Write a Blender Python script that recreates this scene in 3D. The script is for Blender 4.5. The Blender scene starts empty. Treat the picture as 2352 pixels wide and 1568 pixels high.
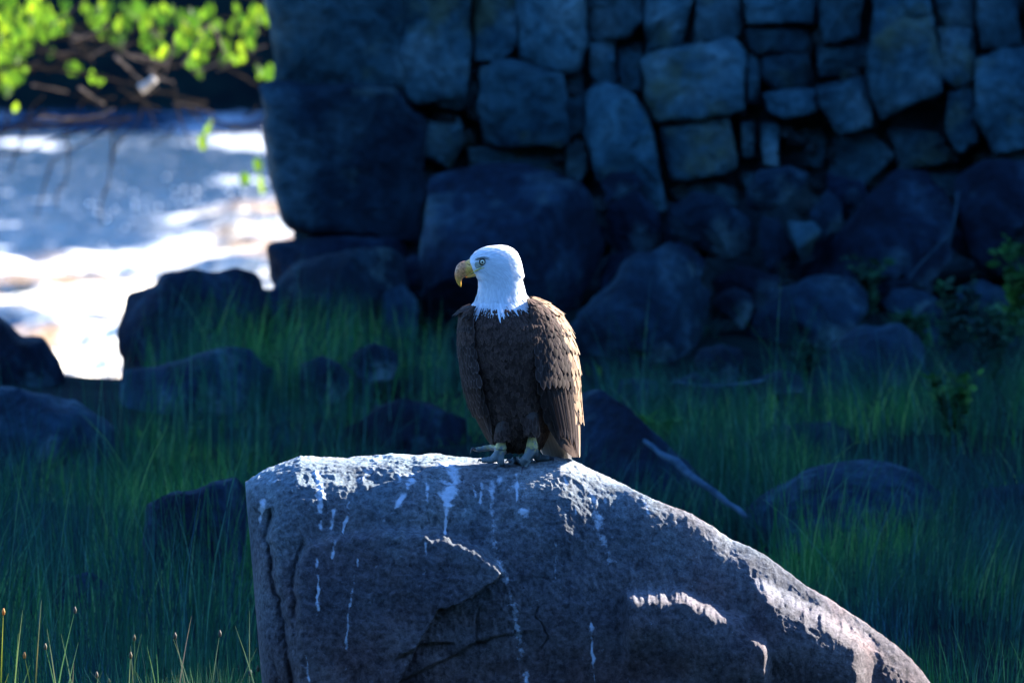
import bpy, math, random
import numpy as np
from mathutils import Vector, Matrix
from mathutils.bvhtree import BVHTree

random.seed(7)
RNG = np.random.default_rng(11)
SC = bpy.context.scene
COL = SC.collection
R = math.radians

# ------------------------------------------------------------------ camera, sky, sun, exposure
CAM_D = 60.0
PITCH = R(5.0)
AIM = Vector((0.0, 0.0, 0.407))
FWD = Vector((0, math.cos(PITCH), -math.sin(PITCH)))
UPV = Vector((0, math.sin(PITCH), math.cos(PITCH)))
CAM = AIM - FWD * CAM_D
cd = bpy.data.cameras.new('camera')
cd.sensor_width = 36; cd.lens = 600; cd.clip_start = 1; cd.clip_end = 2000
cd.dof.use_dof = True; cd.dof.focus_distance = 59.9; cd.dof.aperture_fstop = 600 / 128.0
cd.dof.aperture_blades = 9
cam = bpy.data.objects.new('camera', cd); COL.objects.link(cam)
cam.location = CAM; cam.rotation_euler = (math.pi / 2 - PITCH, 0, 0)
SC.camera = cam

SUN = Vector((0.76, 0.49, 0.47)).normalized()
world = bpy.data.worlds.new('World'); SC.world = world; world.use_nodes = True
wn = world.node_tree.nodes; wl = world.node_tree.links
sky = wn.new('ShaderNodeTexSky'); sky.sky_type = 'NISHITA'; sky.sun_disc = False
sky.sun_elevation = math.asin(SUN.z); sky.sun_rotation = math.atan2(SUN.x, SUN.y)
sky.air_density = 1.0; sky.dust_density = 0.0; sky.ozone_density = 10.0
wl.new(sky.outputs[0], wn['Background'].inputs[0]); wn['Background'].inputs[1].default_value = 0.10
sd = bpy.data.lights.new('sun', 'SUN'); sd.energy = 5.0; sd.angle = R(0.53); sd.color = (1.0, 0.93, 0.84)
sun = bpy.data.objects.new('sun', sd); COL.objects.link(sun)
sun.rotation_euler = SUN.to_track_quat('Z', 'Y').to_euler()
sun.location = (12, 10, 14)
SC.view_settings.view_transform = 'Standard'; SC.view_settings.look = 'None'
SC.view_settings.gamma = 1.0; SC.view_settings.use_curve_mapping = False
SC.view_settings.exposure = 2.85
SC.render.engine = 'CYCLES'
SC.cycles.max_bounces = 5; SC.cycles.diffuse_bounces = 3; SC.cycles.glossy_bounces = 2
SC.cycles.transmission_bounces = 3; SC.cycles.transparent_max_bounces = 6
SC.cycles.caustics_reflective = False; SC.cycles.caustics_refractive = False
SC.cycles.sample_clamp_indirect = 6.0
SC.cycles.use_denoising = True

# ------------------------------------------------------------------ projection helpers
KX = 0.03 / 1176.0
def P(px, py, y):
    """a point of the photograph (2352 px wide) at world depth y"""
    d = FWD + Vector((1, 0, 0)) * ((px - 1176) * KX) + UPV * ((784 - py) * KX)
    return CAM + d * ((y - CAM.y) / d.y)
def proj(x, y, z):
    dy = y - CAM.y; dz = z - CAM.z
    t = dy * FWD.y + dz * FWD.z
    return 1176 + x / t / KX, 784 - (dy * UPV.y + dz * UPV.z) / t / KX
S0 = CAM_D * KX

# ------------------------------------------------------------------ noise
def _h(ix, iy, iz, s):
    n = (ix * 374761393 + iy * 668265263 + iz * 1274126177 + s * 974711) & 0xFFFFFFFF
    n = ((n ^ (n >> 13)) * 1274126177) & 0xFFFFFFFF
    n = (n ^ (n >> 16)) & 0xFFFFFFFF
    return n / 4294967295.0
def vn(p, seed=0):
    p = np.asarray(p, float); f = np.floor(p); i = f.astype(np.int64); t = p - f
    t = t * t * t * (t * (t * 6 - 15) + 10); o = 0
    for a in (0, 1):
        wx = t[:, 0] if a else 1 - t[:, 0]
        for b in (0, 1):
            wy = t[:, 1] if b else 1 - t[:, 1]
            for c in (0, 1):
                wz = t[:, 2] if c else 1 - t[:, 2]
                o = o + wx * wy * wz * _h(i[:, 0] + a, i[:, 1] + b, i[:, 2] + c, seed)
    return o * 2 - 1
def fbm(p, freq, octv=4, seed=0, gain=0.5, ridge=False):
    p = np.asarray(p, float); o = 0; a = 1.0; f = freq
    for k in range(octv):
        v = vn(p * f + k * 17.3, seed + k)
        if ridge: v = 1 - 2 * np.abs(v)
        o = o + a * v; a *= gain; f *= 2.03
    return o
def sstep(a, b, x):
    t = np.clip((x - a) / (b - a), 0, 1); return t * t * (3 - 2 * t)

# ------------------------------------------------------------------ materials
def mat(name):
    m = bpy.data.materials.new(name); m.use_nodes = True
    nt = m.node_tree; b = nt.nodes['Principled BSDF']
    return m, nt, b
def N(nt, t, **kw):
    n = nt.nodes.new(t)
    for k, v in kw.items(): setattr(n, k, v)
    return n
def noise_node(nt, scale, detail=4, rough=0.55, coord='Object', dist=0.0, stretch=None):
    tc = N(nt, 'ShaderNodeTexCoord'); n = N(nt, 'ShaderNodeTexNoise')
    n.inputs['Scale'].default_value = scale; n.inputs['Detail'].default_value = detail
    n.inputs['Roughness'].default_value = rough; n.inputs['Distortion'].default_value = dist
    src = tc.outputs[coord]
    if stretch:
        mp = N(nt, 'ShaderNodeMapping'); mp.inputs['Scale'].default_value = stretch
        nt.links.new(src, mp.inputs[0]); src = mp.outputs[0]
    nt.links.new(src, n.inputs['Vector'])
    return n
def ramp(nt, fac, stops):
    r = N(nt, 'ShaderNodeValToRGB'); e = r.color_ramp.elements
    while len(e) < len(stops): e.new(0.5)
    for i, (p, c) in enumerate(stops):
        e[i].position = p; e[i].color = (*c, 1)
    nt.links.new(fac, r.inputs[0]); return r
def mixc(nt, fac, a, b, mode='MIX'):
    m = N(nt, 'ShaderNodeMix', data_type='RGBA', blend_type=mode)
    if isinstance(fac, (int, float)): m.inputs[0].default_value = fac
    else: nt.links.new(fac, m.inputs[0])
    for k, v in ((6, a), (7, b)):
        if isinstance(v, tuple): m.inputs[k].default_value = (*v, 1)
        else: nt.links.new(v, m.inputs[k])
    return m.outputs[2]
def bump(nt, b, src, strength, dist):
    bn = N(nt, 'ShaderNodeBump'); bn.inputs['Strength'].default_value = strength
    bn.inputs['Distance'].default_value = dist
    nt.links.new(src, bn.inputs['Height']); nt.links.new(bn.outputs[0], b.inputs['Normal'])
def rock_mat(name, dark, mid, light, scale=3.0, moss=None, rough=0.85):
    m, nt, b = mat(name)
    n1 = noise_node(nt, scale, 5, 0.6, dist=0.4)
    r = ramp(nt, n1.outputs['Fac'], [(0.36, dark), (0.5, mid), (0.66, light)])
    n2 = noise_node(nt, scale * 9, 5, 0.65)
    r2 = ramp(nt, n2.outputs['Fac'], [(0.35, (0.55, 0.55, 0.55)), (0.65, (1.2, 1.2, 1.2))])
    c = mixc(nt, 1.0, r.outputs[0], r2.outputs[0], 'MULTIPLY')
    oi = N(nt, 'ShaderNodeObjectInfo')
    hv = N(nt, 'ShaderNodeHueSaturation')
    mr = N(nt, 'ShaderNodeMapRange'); nt.links.new(oi.outputs['Random'], mr.inputs[0])
    mr.inputs[3].default_value = 0.62; mr.inputs[4].default_value = 1.35
    nt.links.new(mr.outputs[0], hv.inputs['Value']); nt.links.new(c, hv.inputs['Color'])
    c = hv.outputs[0]
    if moss:
        n3 = noise_node(nt, scale * 1.1, 6, 0.7)
        r3 = ramp(nt, n3.outputs['Fac'], [(0.54, (0, 0, 0)), (0.66, (.8, .8, .8))])
        c = mixc(nt, r3.outputs[0], c, moss)
    nt.links.new(c, b.inputs['Base Color']); b.inputs['Roughness'].default_value = rough
    b.inputs['Specular IOR Level'].default_value = 0.08
    bump(nt, b, n2.outputs['Fac'], 0.8, 0.05)
    return m
M_wall = rock_mat('wall_stone', (0.012, 0.050, 0.075), (0.032, 0.098, 0.130), (0.085, 0.175, 0.205), 2.2, (0.06, 0.095, 0.06))
M_chink = rock_mat('chinking_stone', (0.010, 0.028, 0.035), (0.025, 0.052, 0.065), (0.05, 0.085, 0.095), 3.0, (0.035, 0.055, 0.03))
M_boulder = rock_mat('boulder_stone', (0.0014, 0.007, 0.016), (0.004, 0.016, 0.033), (0.020, 0.056, 0.090), 2.4, (0.035, 0.080, 0.095))
M_boulder2 = rock_mat('boulder_stone_pale', (0.002, 0.011, 0.022), (0.007, 0.026, 0.044), (0.036, 0.085, 0.112), 2.2, (0.060, 0.115, 0.115))
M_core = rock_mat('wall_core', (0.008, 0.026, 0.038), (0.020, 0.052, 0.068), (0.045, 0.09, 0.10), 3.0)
def plain(name, col, rough=0.7, spec=0.3):
    m, nt, b = mat(name); b.inputs['Base Color'].default_value = (*col, 1)
    b.inputs['Roughness'].default_value = rough; b.inputs['Specular IOR Level'].default_value = spec
    return m
def noisy(name, c1, c2, scale=20, rough=0.8, stretch=None, bmp=0.3):
    m, nt, b = mat(name); n = noise_node(nt, scale, 5, 0.6, stretch=stretch)
    r = ramp(nt, n.outputs['Fac'], [(0.35, c1), (0.65, c2)])
    nt.links.new(r.outputs[0], b.inputs['Base Color']); b.inputs['Roughness'].default_value = rough
    b.inputs['Specular IOR Level'].default_value = 0.03
    bump(nt, b, n.outputs['Fac'], bmp, 0.01); return m

# ------------------------------------------------------------------ object helpers
def finish_mesh(me, m, smooth=True):
    if m is not None: me.materials.append(m)
    if smooth: me.polygons.foreach_set('use_smooth', np.ones(len(me.polygons), bool))
    me.update()
def link(name, me, parent=None, world=(0, 0, 0)):
    o = bpy.data.objects.new(name, me); COL.objects.link(o)
    if parent is not None:
        o.parent = parent
        o.matrix_parent_inverse = parent.matrix_world.inverted() if parent.matrix_world != Matrix() else Matrix()
    else:
        o.location = world
    return o
def attach(o, parent):
    """parent an object whose own transform is given in world space"""
    o.parent = parent
    w = Matrix.Translation(parent.location) if parent.parent is None else Matrix()
    o.matrix_parent_inverse = w.inverted()
def tag(o, label=None, cat=None, group=None, kind=None):
    if label: o['label'] = label
    if cat: o['category'] = cat
    if group: o['group'] = group
    if kind: o['kind'] = kind
    return o
def quads_mesh(name, V, F, m=None, smooth=True):
    V = np.asarray(V, np.float32); F = np.asarray(F, np.int32)
    me = bpy.data.meshes.new(name); me.vertices.add(len(V)); me.vertices.foreach_set('co', V.ravel())
    k = F.shape[1]
    me.loops.add(F.size); me.loops.foreach_set('vertex_index', F.ravel())
    me.polygons.add(len(F)); me.polygons.foreach_set('loop_start', np.arange(0, F.size, k, dtype=np.int32))
    me.update(calc_edges=True); finish_mesh(me, m, smooth)
    return me
def part(name, me, parent, kind=None, label=None):
    o = bpy.data.objects.new(name, me); COL.objects.link(o); attach(o, parent)
    if kind: o['kind'] = kind
    if label: o['label'] = label
    return o
def thing_mesh(name, V, F, m, label, cat, group=None, base=None, smooth=True):
    """top-level single mesh with its origin at its base"""
    V = np.asarray(V, float)
    if base is None: base = np.array([V[:, 0].mean(), V[:, 1].mean(), V[:, 2].min()])
    me = quads_mesh(name, V - base, F, m, smooth)
    o = bpy.data.objects.new(name, me); COL.objects.link(o); o.location = tuple(base)
    return tag(o, label, cat, group)
def root(name, loc, label, cat, group=None):
    o = bpy.data.objects.new(name, None); COL.objects.link(o); o.location = loc; o.empty_display_size = 0.1
    return tag(o, label, cat, group)
def grid_faces(nu, nv, wrap=False):
    a = np.arange(nu * nv).reshape(nu, nv)
    if wrap: b = np.roll(a, -1, axis=1)
    else: b = a[:, 1:]; a2 = a[:, :-1]
    if wrap: a2 = a
    return np.stack([a2[:-1], b[:-1], b[1:], a2[1:]], -1).reshape(-1, 4)
def tube(pts, rad, n=8, caps=True):
    """swept tube: returns V, F (quads); ends close to a point"""
    pts = [Vector(p) for p in pts]; V = []; T = []
    for i, p in enumerate(pts):
        a = pts[max(i - 1, 0)]; b = pts[min(i + 1, len(pts) - 1)]
        T.append((b - a).normalized())
    ref = Vector((0.3, 1, 0.1)) if abs(T[0].dot(Vector((0.3, 1, 0.1)).normalized())) < 0.9 else Vector((1, 0, 0))
    u = (ref - T[0] * ref.dot(T[0])).normalized()
    rings = []
    for i, p in enumerate(pts):
        u = (u - T[i] * u.dot(T[i])).normalized(); w = T[i].cross(u)
        r = rad[i] if hasattr(rad, '__len__') else rad
        rings.append([tuple(p + (u * math.cos(t) + w * math.sin(t)) * r) for t in (2 * math.pi * k / n for k in range(n))])
    if caps:
        rings.insert(0, [tuple(pts[0])] * n); rings.append([tuple(pts[-1])] * n)
    V = np.array(rings).reshape(-1, 3)
    return V, grid_faces(len(rings), n, True)
def join(parts):
    Vs, Fs, o = [], [], 0
    for V, F in parts:
        Vs.append(V); Fs.append(np.asarray(F) + o); o += len(V)
    return np.concatenate(Vs), np.concatenate(Fs)
def smooth_pts(pts, n):
    """Catmull-Rom through points"""
    p = [Vector(q) for q in pts]; p = [p[0] * 2 - p[1]] + p + [p[-1] * 2 - p[-2]]; out = []
    for i in range(1, len(p) - 2):
        for k in range(n):
            t = k / n
            out.append(0.5 * ((2 * p[i]) + (p[i + 1] - p[i - 1]) * t + (2 * p[i - 1] - 5 * p[i] + 4 * p[i + 1] - p[i + 2]) * t * t
                              + (3 * p[i] - p[i - 1] - 3 * p[i + 1] + p[i + 2]) * t ** 3))
    out.append(p[-2]); return out
def interp(x, xs, ys): return np.interp(x, xs, ys)

# ------------------------------------------------------------------ ground
WATER_Z = -1.9
def zg(x, y):
    x = np.asarray(x, float); y = np.asarray(y, float)
    edge = 11.2 + 4.6 * sstep(-1.5, -0.9, x)
    z = -1.25 + 0.05 * np.clip(y, -3, 13) - 0.02 * np.clip(-3 - y, 0, 20)
    z = z + 0.10 * sstep(1.0, 3.0, x) * sstep(3, 9, y)
    d = np.clip(y - edge, 0, 4.0)
    z = z - 0.62 * d
    far = y - 41.5
    z = z + np.clip(far, 0, 3.0) * 1.7 + np.clip(far - 3.0, 0, 12) * 0.25 + np.clip(far - 15, 0, 400) * 0.03
    return z
def ground_y(px, py):
    ys = np.linspace(-2, 16, 400)
    pts = [P(px, py, y) for y in ys]
    g = zg(np.array([p.x for p in pts]), ys)
    for p, gz, y in zip(pts, g, ys):
        if p.z < gz: return float(y)
    return 13.5
xs = np.unique(np.concatenate([-np.geomspace(6, 500, 24), np.linspace(-6, 8, 130), np.geomspace(8, 500, 24)]))
ys = np.unique(np.concatenate([-np.geomspace(3, 500, 24) , np.linspace(-3, 18, 170), np.linspace(18, 50, 80), np.geomspace(50, 900, 16)]))
X, Y = np.meshgrid(xs, ys)
pp = np.stack([X.ravel(), Y.ravel(), np.zeros(X.size)], 1)
Z = zg(pp[:, 0], pp[:, 1]) + 0.05 * fbm(pp, 0.9, 5, 3) 
pp[:, 2] = Z
M_ground = noisy('bank_soil', (0.002, 0.006, 0.009), (0.004, 0.015, 0.015), 6, 0.95, bmp=0.6)
g = bpy.data.objects.new('ground', quads_mesh('ground', pp, grid_faces(len(ys), len(xs))[:, ::-1], M_ground))
COL.objects.link(g); g['kind'] = 'structure'

def build_sky_blocker():  # unseen slope added behind the camera to block low sky light
    xs = np.linspace(-420, 420, 90); ys = np.linspace(-74, -330, 50)
    X, Y = np.meshgrid(xs, ys); p = np.stack([X.ravel(), Y.ravel(), np.zeros(X.size)], 1)
    d = -74 - p[:, 1]
    p[:, 2] = -4 + np.minimum(d * 0.7, 48) + 0.15 * d + 7 * fbm(p, 0.02, 4, 61) + 3.5 * np.abs(fbm(p, 0.14, 3, 62)) * sstep(0, 12, d)
    m = noisy('sky_blocker_dark', (0.005, 0.010, 0.010), (0.013, 0.022, 0.019), 0.3, 0.95, bmp=0.8)
    o = bpy.data.objects.new('hillside', quads_mesh('hillside', p, grid_faces(len(ys), len(xs)), m)); COL.objects.link(o); o['kind'] = 'structure'
build_sky_blocker()

# ------------------------------------------------------------------ river
def build_river():
    xs = np.unique(np.concatenate([-np.geomspace(5.5, 200, 20), np.linspace(-5.5, 0.5, 230), np.geomspace(0.6, 200, 22)]))
    ys = np.concatenate([np.linspace(14.5, 23, 30), np.linspace(23.1, 36, 300), np.linspace(36.1, 43.5, 80)])
    X, Y = np.meshgrid(xs, ys)
    p = np.stack([X.ravel(), Y.ravel(), np.zeros(X.size)], 1)
    q = np.stack([p[:, 0] * .9 + p[:, 1] * .42, p[:, 1] * .8 - p[:, 0] * .38, p[:, 2]], 1)
    # rapids: standing waves, rougher in the nearer part
    rough = 1 - sstep(29.3, 31.6, p[:, 1] + 1.4 * fbm(q * np.array([1.6, .5, 1]), 0.7, 3, 5) - (p[:, 0] + 2.8) * 3.0)
    h = 0.06 * fbm(q, 0.9, 4, 21, ridge=True) + 0.03 * fbm(q, 5.0, 4, 22)
    calm = 0.004 * fbm(q, 1.6, 3, 25, ridge=True) + 0.006 * fbm(q, 9.0, 3, 26)
    p[:, 2] = WATER_Z + h * rough + calm * (1 - rough)
    foam = np.clip(fbm(q * np.array([0.6, 1, 1]), 1.1, 5, 31, gain=0.6) * 0.95 + 0.55, 0, 1) * rough \
        + (1 - rough) * np.clip(fbm(q * np.array([1.3, 1.3, 1]), 1.2, 4, 35) * 0.4 - 0.12, 0, 1)
    amb = sstep(-.05, .5, fbm(q * np.array([.8, 1, 1]) + 4.2, 0.8, 3, 44)) * rough
    for (ax, ay, ar) in ((30, 690, 70), (250, 655, 90), (540, 520, 80), (470, 470, 60), (100, 600, 60)):
        wp = P(ax, ay, 33)
        tt = (WATER_Z - CAM.z) / ((wp - CAM).normalized().z); c_ = CAM + (wp - CAM).normalized() * tt
        amb = np.maximum(amb, .9 * np.exp(-(((p[:, 0] - c_.x) / (ar * S0 * 1.5)) ** 2 + ((p[:, 1] - c_.y) / 1.0) ** 2)) * (0.6 + 0.6 * fbm(q, 2.2, 3, 47)))
    foam = np.clip(foam - .62 * np.clip(amb, 0, 1), 0, 1)
    me = quads_mesh('river', p, grid_faces(len(ys), len(xs))[:, ::-1])
    at = me.attributes.new('amber', 'FLOAT', 'POINT'); at.data.foreach_set('value', np.clip(amb, 0, 1).astype(np.float32))
    at = me.attributes.new('calm', 'FLOAT', 'POINT'); at.data.foreach_set('value', (1 - rough).astype(np.float32))
    at = me.attributes.new('foam', 'FLOAT', 'POINT'); at.data.foreach_set('value', foam.astype(np.float32))
    m, nt, b = mat('river_water')
    a = N(nt, 'ShaderNodeAttribute', attribute_name='foam')
    n = noise_node(nt, 9, 6, 0.7)
    ad = N(nt, 'ShaderNodeMath', operation='ADD'); nt.links.new(a.outputs['Fac'], ad.inputs[0]); nt.links.new(n.outputs['Fac'], ad.inputs[1])
    r = ramp(nt, ad.outputs[0], [(0.55, (0, 0, 0)), (0.95, (1, 1, 1))])
    n5 = noise_node(nt, 0.9, 4, 0.6)
    aa = N(nt, 'ShaderNodeAttribute', attribute_name='amber')
    r5 = ramp(nt, aa.outputs['Fac'], [(0.1, (0.10, 0.12, 0.13)), (0.5, (0.30, 0.19, 0.085))])
    cz = N(nt, 'ShaderNodeAttribute', attribute_name='calm')
    deep = mixc(nt, cz.outputs['Fac'], r5.outputs[0], (0.022, 0.055, 0.105))
    c = mixc(nt, r.outputs[0], deep, mixc(nt, cz.outputs['Fac'], (0.88, 0.80, 0.64), (0.80, 0.84, 0.88)))
    nt.links.new(c, b.inputs['Base Color'])
    rr = N(nt, 'ShaderNodeMapRange'); nt.links.new(r.outputs[0], rr.inputs[0]); rr.inputs[3].default_value = 0.08; rr.inputs[4].default_value = 0.75
    nt.links.new(rr.outputs[0], b.inputs['Roughness']); b.inputs['IOR'].default_value = 1.33
    n2 = noise_node(nt, 30, 4, 0.6)
    bump(nt, b, n2.outputs['Fac'], 0.6, 0.02)
    me.materials.append(m)
    o = bpy.data.objects.new('river', me); COL.objects.link(o); o['kind'] = 'structure'
build_river()
def build_glints():  # white droplets standing in for sun glints on the rapids
    V, F = [], []; rr = random.Random(9)
    base, bf = tube([(0, 0, -1), (0, 0, -.5), (0, 0, .5), (0, 0, 1)], [0.01, .86, .86, .01], 8, False)
    pts = [(602,626,31),(668,556,33),(680,553,33),(745,556,33),(382,407,36),(497,405,36),(515,430,35),(430,330,37),(310,466,35),(595,300,37),(600,350,36),(606,320,37),(560,470,34),(498,470,34),(520,540,33),(330,520,34)]
    pts += [(rr.uniform(200, 610), rr.uniform(430, 640), rr.uniform(31, 36)) for _ in range(90)]
    for i, (a, b_, y) in enumerate(pts):
        c = P(a, b_, y); r = rr.uniform(.004, .008) if i > 15 else rr.uniform(.007, .010)
        F.append(bf + len(V) * len(base)); V.append(base * r + np.array(tuple(c)))
    o = bpy.data.objects.new('water_spray', quads_mesh('water_spray', np.concatenate(V), np.concatenate(F), plain('spray_white', (.9, .92, .95), .3)))
    COL.objects.link(o); o['kind'] = 'stuff'
build_glints()

# ------------------------------------------------------------------ stones and boulders
def resample(poly, n, keep=2.2):
    p = np.array(poly, float); q = np.vstack([p, p[:1]])
    d = np.r_[0, np.cumsum(np.hypot(*np.diff(q, axis=0).T))]
    t = np.linspace(0, d[-1], n, endpoint=False)
    o = np.stack([np.interp(t, d, q[:, 0]), np.interp(t, d, q[:, 1])], 1)
    return (np.roll(o, 1, 0) + o * keep + np.roll(o, -1, 0)) / (2 + keep)
def stone_shape(poly, yc, depth, box=0.45, amp=0.03, seed=0, n=40, rings=16, planes=3, ce=0.8, keep=2.2, lo=0.46):
    """closed body whose outline follows the polygon, bulging +-depth about yc"""
    o = resample(poly, n, keep); c = o.mean(0)
    ext = max(np.ptp(o[:, 0]), np.ptp(o[:, 1]))
    wob = fbm(np.c_[o / ext * 3.6, np.full(n, seed * 1.7)], 1, 4, seed + 40)
    o = c + (o - c) * (1 + 0.07 * wob)[:, None]
    V = []
    for k in range(rings + 1):
        ph = math.pi * k / rings
        s = max(math.sin(ph), 0) ** box; cc = math.cos(ph)
        yy = yc - depth * math.copysign(abs(cc) ** ce, cc)
        q = c + (o - c) * s
        # taper the outline by perspective of yc only: the body keeps its own depth
        for a in q:
            w = P(a[0], a[1], yc); V.append((w.x, yy, w.z))
    V = np.array(V); sz = max(np.ptp(V[:, 0]), np.ptp(V[:, 2])); ctr = V.mean(0)
    rs = np.random.default_rng(seed + 100)
    for j in range(planes):
        nv = np.array([rs.normal() * 0.8, -1, rs.normal() * 0.7 + 0.35]); nv /= np.linalg.norm(nv)
        d = (V - ctr) @ nv; lim = d.max() * rs.uniform(lo, 0.5 + lo * .5)
        ex = np.clip(d - lim, 0, None); V -= ex[:, None] * nv * 0.9
    dirv = V - ctr; dirv /= (np.linalg.norm(dirv, axis=1)[:, None] + 1e-9)
    dsp = 1.35 * amp * sz * (fbm(V, 2.2 / sz, 3, seed) + 0.55 * fbm(V, 9 / sz, 2, seed + 9, ridge=True))
    V = V + dirv * dsp[:, None] * np.array([0.6, 1, 0.6])
    return V, grid_faces(rings + 1, n, True)

WALL_Y = 14.0
wall = root('stone_wall', (3.0, WALL_Y + 1.2, -0.6), 'tall rough stone wall of blue grey blocks behind the perched eagle', 'wall')
# core behind the face stones: a leaning block of dark rubble, its face broken by noise
def wall_core():
    xs = np.concatenate([np.linspace(-0.95, 6, 90), np.linspace(6.3, 38, 46)]); zs = np.concatenate([np.linspace(-2.6, 3, 80), np.linspace(3.3, 12.4, 40)])
    X, Zz = np.meshgrid(xs, zs); p = np.stack([X.ravel(), np.zeros(X.size), Zz.ravel()], 1)
    fr = p.copy(); fr[:, 1] = WALL_Y + 0.21 + 0.05 * fbm(p, 3.0, 5, 51) + 0.02 * p[:, 2]
    bk = p.copy(); bk[:, 1] = WALL_Y + 1.9
    nx, nz = len(xs), len(zs); F = grid_faces(nz, nx); Fb = F[:, ::-1] + len(p)
    a = np.arange(nz * nx).reshape(nz, nx); o = len(p); S = []
    for e in (a[:, 0], a[::-1, -1], a[-1, :], a[0, ::-1]):
        S.append(np.stack([e[:-1], e[1:], e[1:] + o, e[:-1] + o], 1))
    return np.vstack([fr, bk]), np.vstack([F, Fb] + S)
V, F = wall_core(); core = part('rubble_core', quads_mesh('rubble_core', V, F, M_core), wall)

stones = [
 ([(632,-160),(912,-160),(915,10),(926,186),(860,196),(800,188),(640,192),(630,100)], 0.34),
 ([(922,-160),(1078,-160),(1080,20),(1070,150),(1064,240),(1000,244),(958,238),(928,208),(918,100)], 0.30),
 ([(1082,100),(1100,105),(1098,245),(1074,246)], 0.14),
 ([(1108,150),(1180,140),(1285,170),(1300,300),(1288,322),(1200,324),(1122,318),(1104,250)], 0.30),
 ([(1090,-20),(1180,-20),(1186,92),(1150,130),(1092,128)], 0.22),
 ([(1194,-60),(1338,-60),(1340,90),(1330,150),(1285,162),(1200,128),(1192,60)], 0.24),
 ([(1350,-50),(1475,-50),(1476,40),(1440,80),(1360,84),(1346,30)], 0.2),
 ([(1354,96),(1408,92),(1414,180),(1385,192),(1358,160)], 0.22),
 ([(1420,110),(1470,96),(1472,200),(1425,200)], 0.16),
 ([(1346,215),(1385,190),(1450,215),(1488,268),(1508,400),(1520,470),(1450,440),(1382,402),(1348,300)], 0.32),
 ([(1482,135),(1560,108),(1676,90),(1700,124),(1698,240),(1620,262),(1512,270),(1484,230)], 0.32),
 ([(1522,286),(1600,278),(1668,268),(1688,378),(1600,400),(1548,404),(1530,350)], 0.28),
 ([(612,214),(650,198),(800,198),(905,212),(952,290),(962,430),(948,540),(840,520),(700,524),(655,504),(632,400),(612,310)], 0.5),
 ([(964,272),(1050,262),(1068,318),(1035,380),(975,345)], 0.16),
 ([(1080,334),(1180,330),(1284,338),(1290,395),(1200,402),(1090,392)], 0.12),
 ([(1300,330),(1340,300),(1350,380),(1330,420),(1300,410)], 0.14),
 ([(1302,176),(1338,165),(1342,290),(1308,300)], 0.14),
 ([(1712,60),(1850,60),(1864,110),(1730,116)], 0.16),
 ([(1715,126),(1740,120),(1742,230),(1716,226)], 0.16),
 ([(1752,122),(1850,116),(1868,190),(1780,196),(1750,170)], 0.17),
 ([(1754,212),(1800,200),(1868,204),(1870,250),(1805,266),(1762,248)], 0.28),
 ([(1880,-40),(1982,-40),(1964,78),(1892,90)], 0.26),
 ([(1878,104),(1990,92),(1996,150),(1884,168)], 0.17),
 ([(1880,200),(1984,178),(2000,285),(1930,302),(1884,240)], 0.3),
 ([(2010,56),(2138,34),(2150,200),(2100,228),(2022,268),(2000,200),(1994,120)], 0.32),
 ([(2152,66),(2236,62),(2230,180),(2192,200),(2154,160)], 0.24),
 ([(2178,210),(2230,192),(2240,310),(2202,344),(2168,290)], 0.28),
 ([(2242,134),(2300,116),(2400,110),(2400,300),(2284,334),(2244,260)], 0.32),
 ([(2244,-30),(2330,-30),(2340,98),(2252,108)], 0.24),
 ([(1702,276),(1730,276),(1728,350),(1706,350)], 0.2),
 ([(1748,282),(1786,282),(1786,372),(1752,372)], 0.22),
 ([(1484,-40),(1594,-40),(1562,92),(1484,118)], 0.2),
 ([(1604,-40),(1698,-40),(1700,72),(1590,92)], 0.2),
 ([(1708,-40),(1870,-40),(1870,48),(1716,50)], 0.2),
 ([(1800,286),(1900,290),(1880,380),(1802,372)], 0.1),
 ([(1912,312),(2000,302),(2046,350),(1980,420),(1902,398)], 0.14),
 ([(2040,286),(2160,300),(2196,360),(2064,380)], 0.16),
 ([(2000,-60),(2120,-60),(2136,24),(2010,44)], 0.22),
 ([(2130,-50),(2236,-50),(2236,52),(2146,54)], 0.16),
 ([(1540,420),(1640,412),(1690,430),(1680,470),(1560,480)], 0.1),
 ([(1700,392),(1790,384),(1800,430),(1720,440)], 0.12),
 ([(2260,350),(2400,330),(2400,420),(2280,430)], 0.16),
 ([(2080,396),(2190,386),(2200,440),(2100,450)], 0.1),
]
k = 0
for poly, pr in stones:
    big = (max(a[0] for a in poly) - min(a[0] for a in poly))
    c_ = np.mean(poly, axis=0); poly = [tuple(c_ + (np.array(a) - c_) * 1.075) for a in poly]
    V, F = stone_shape(poly, WALL_Y + 0.36 - pr + 0.12, 0.26, 0.15, 0.03, 200 + k, 52, 22, 3, 0.26, 10, .82)
    part('stone', quads_mesh('stone', V, F, M_boulder2 if k == 12 else M_wall), wall); k += 1
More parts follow.
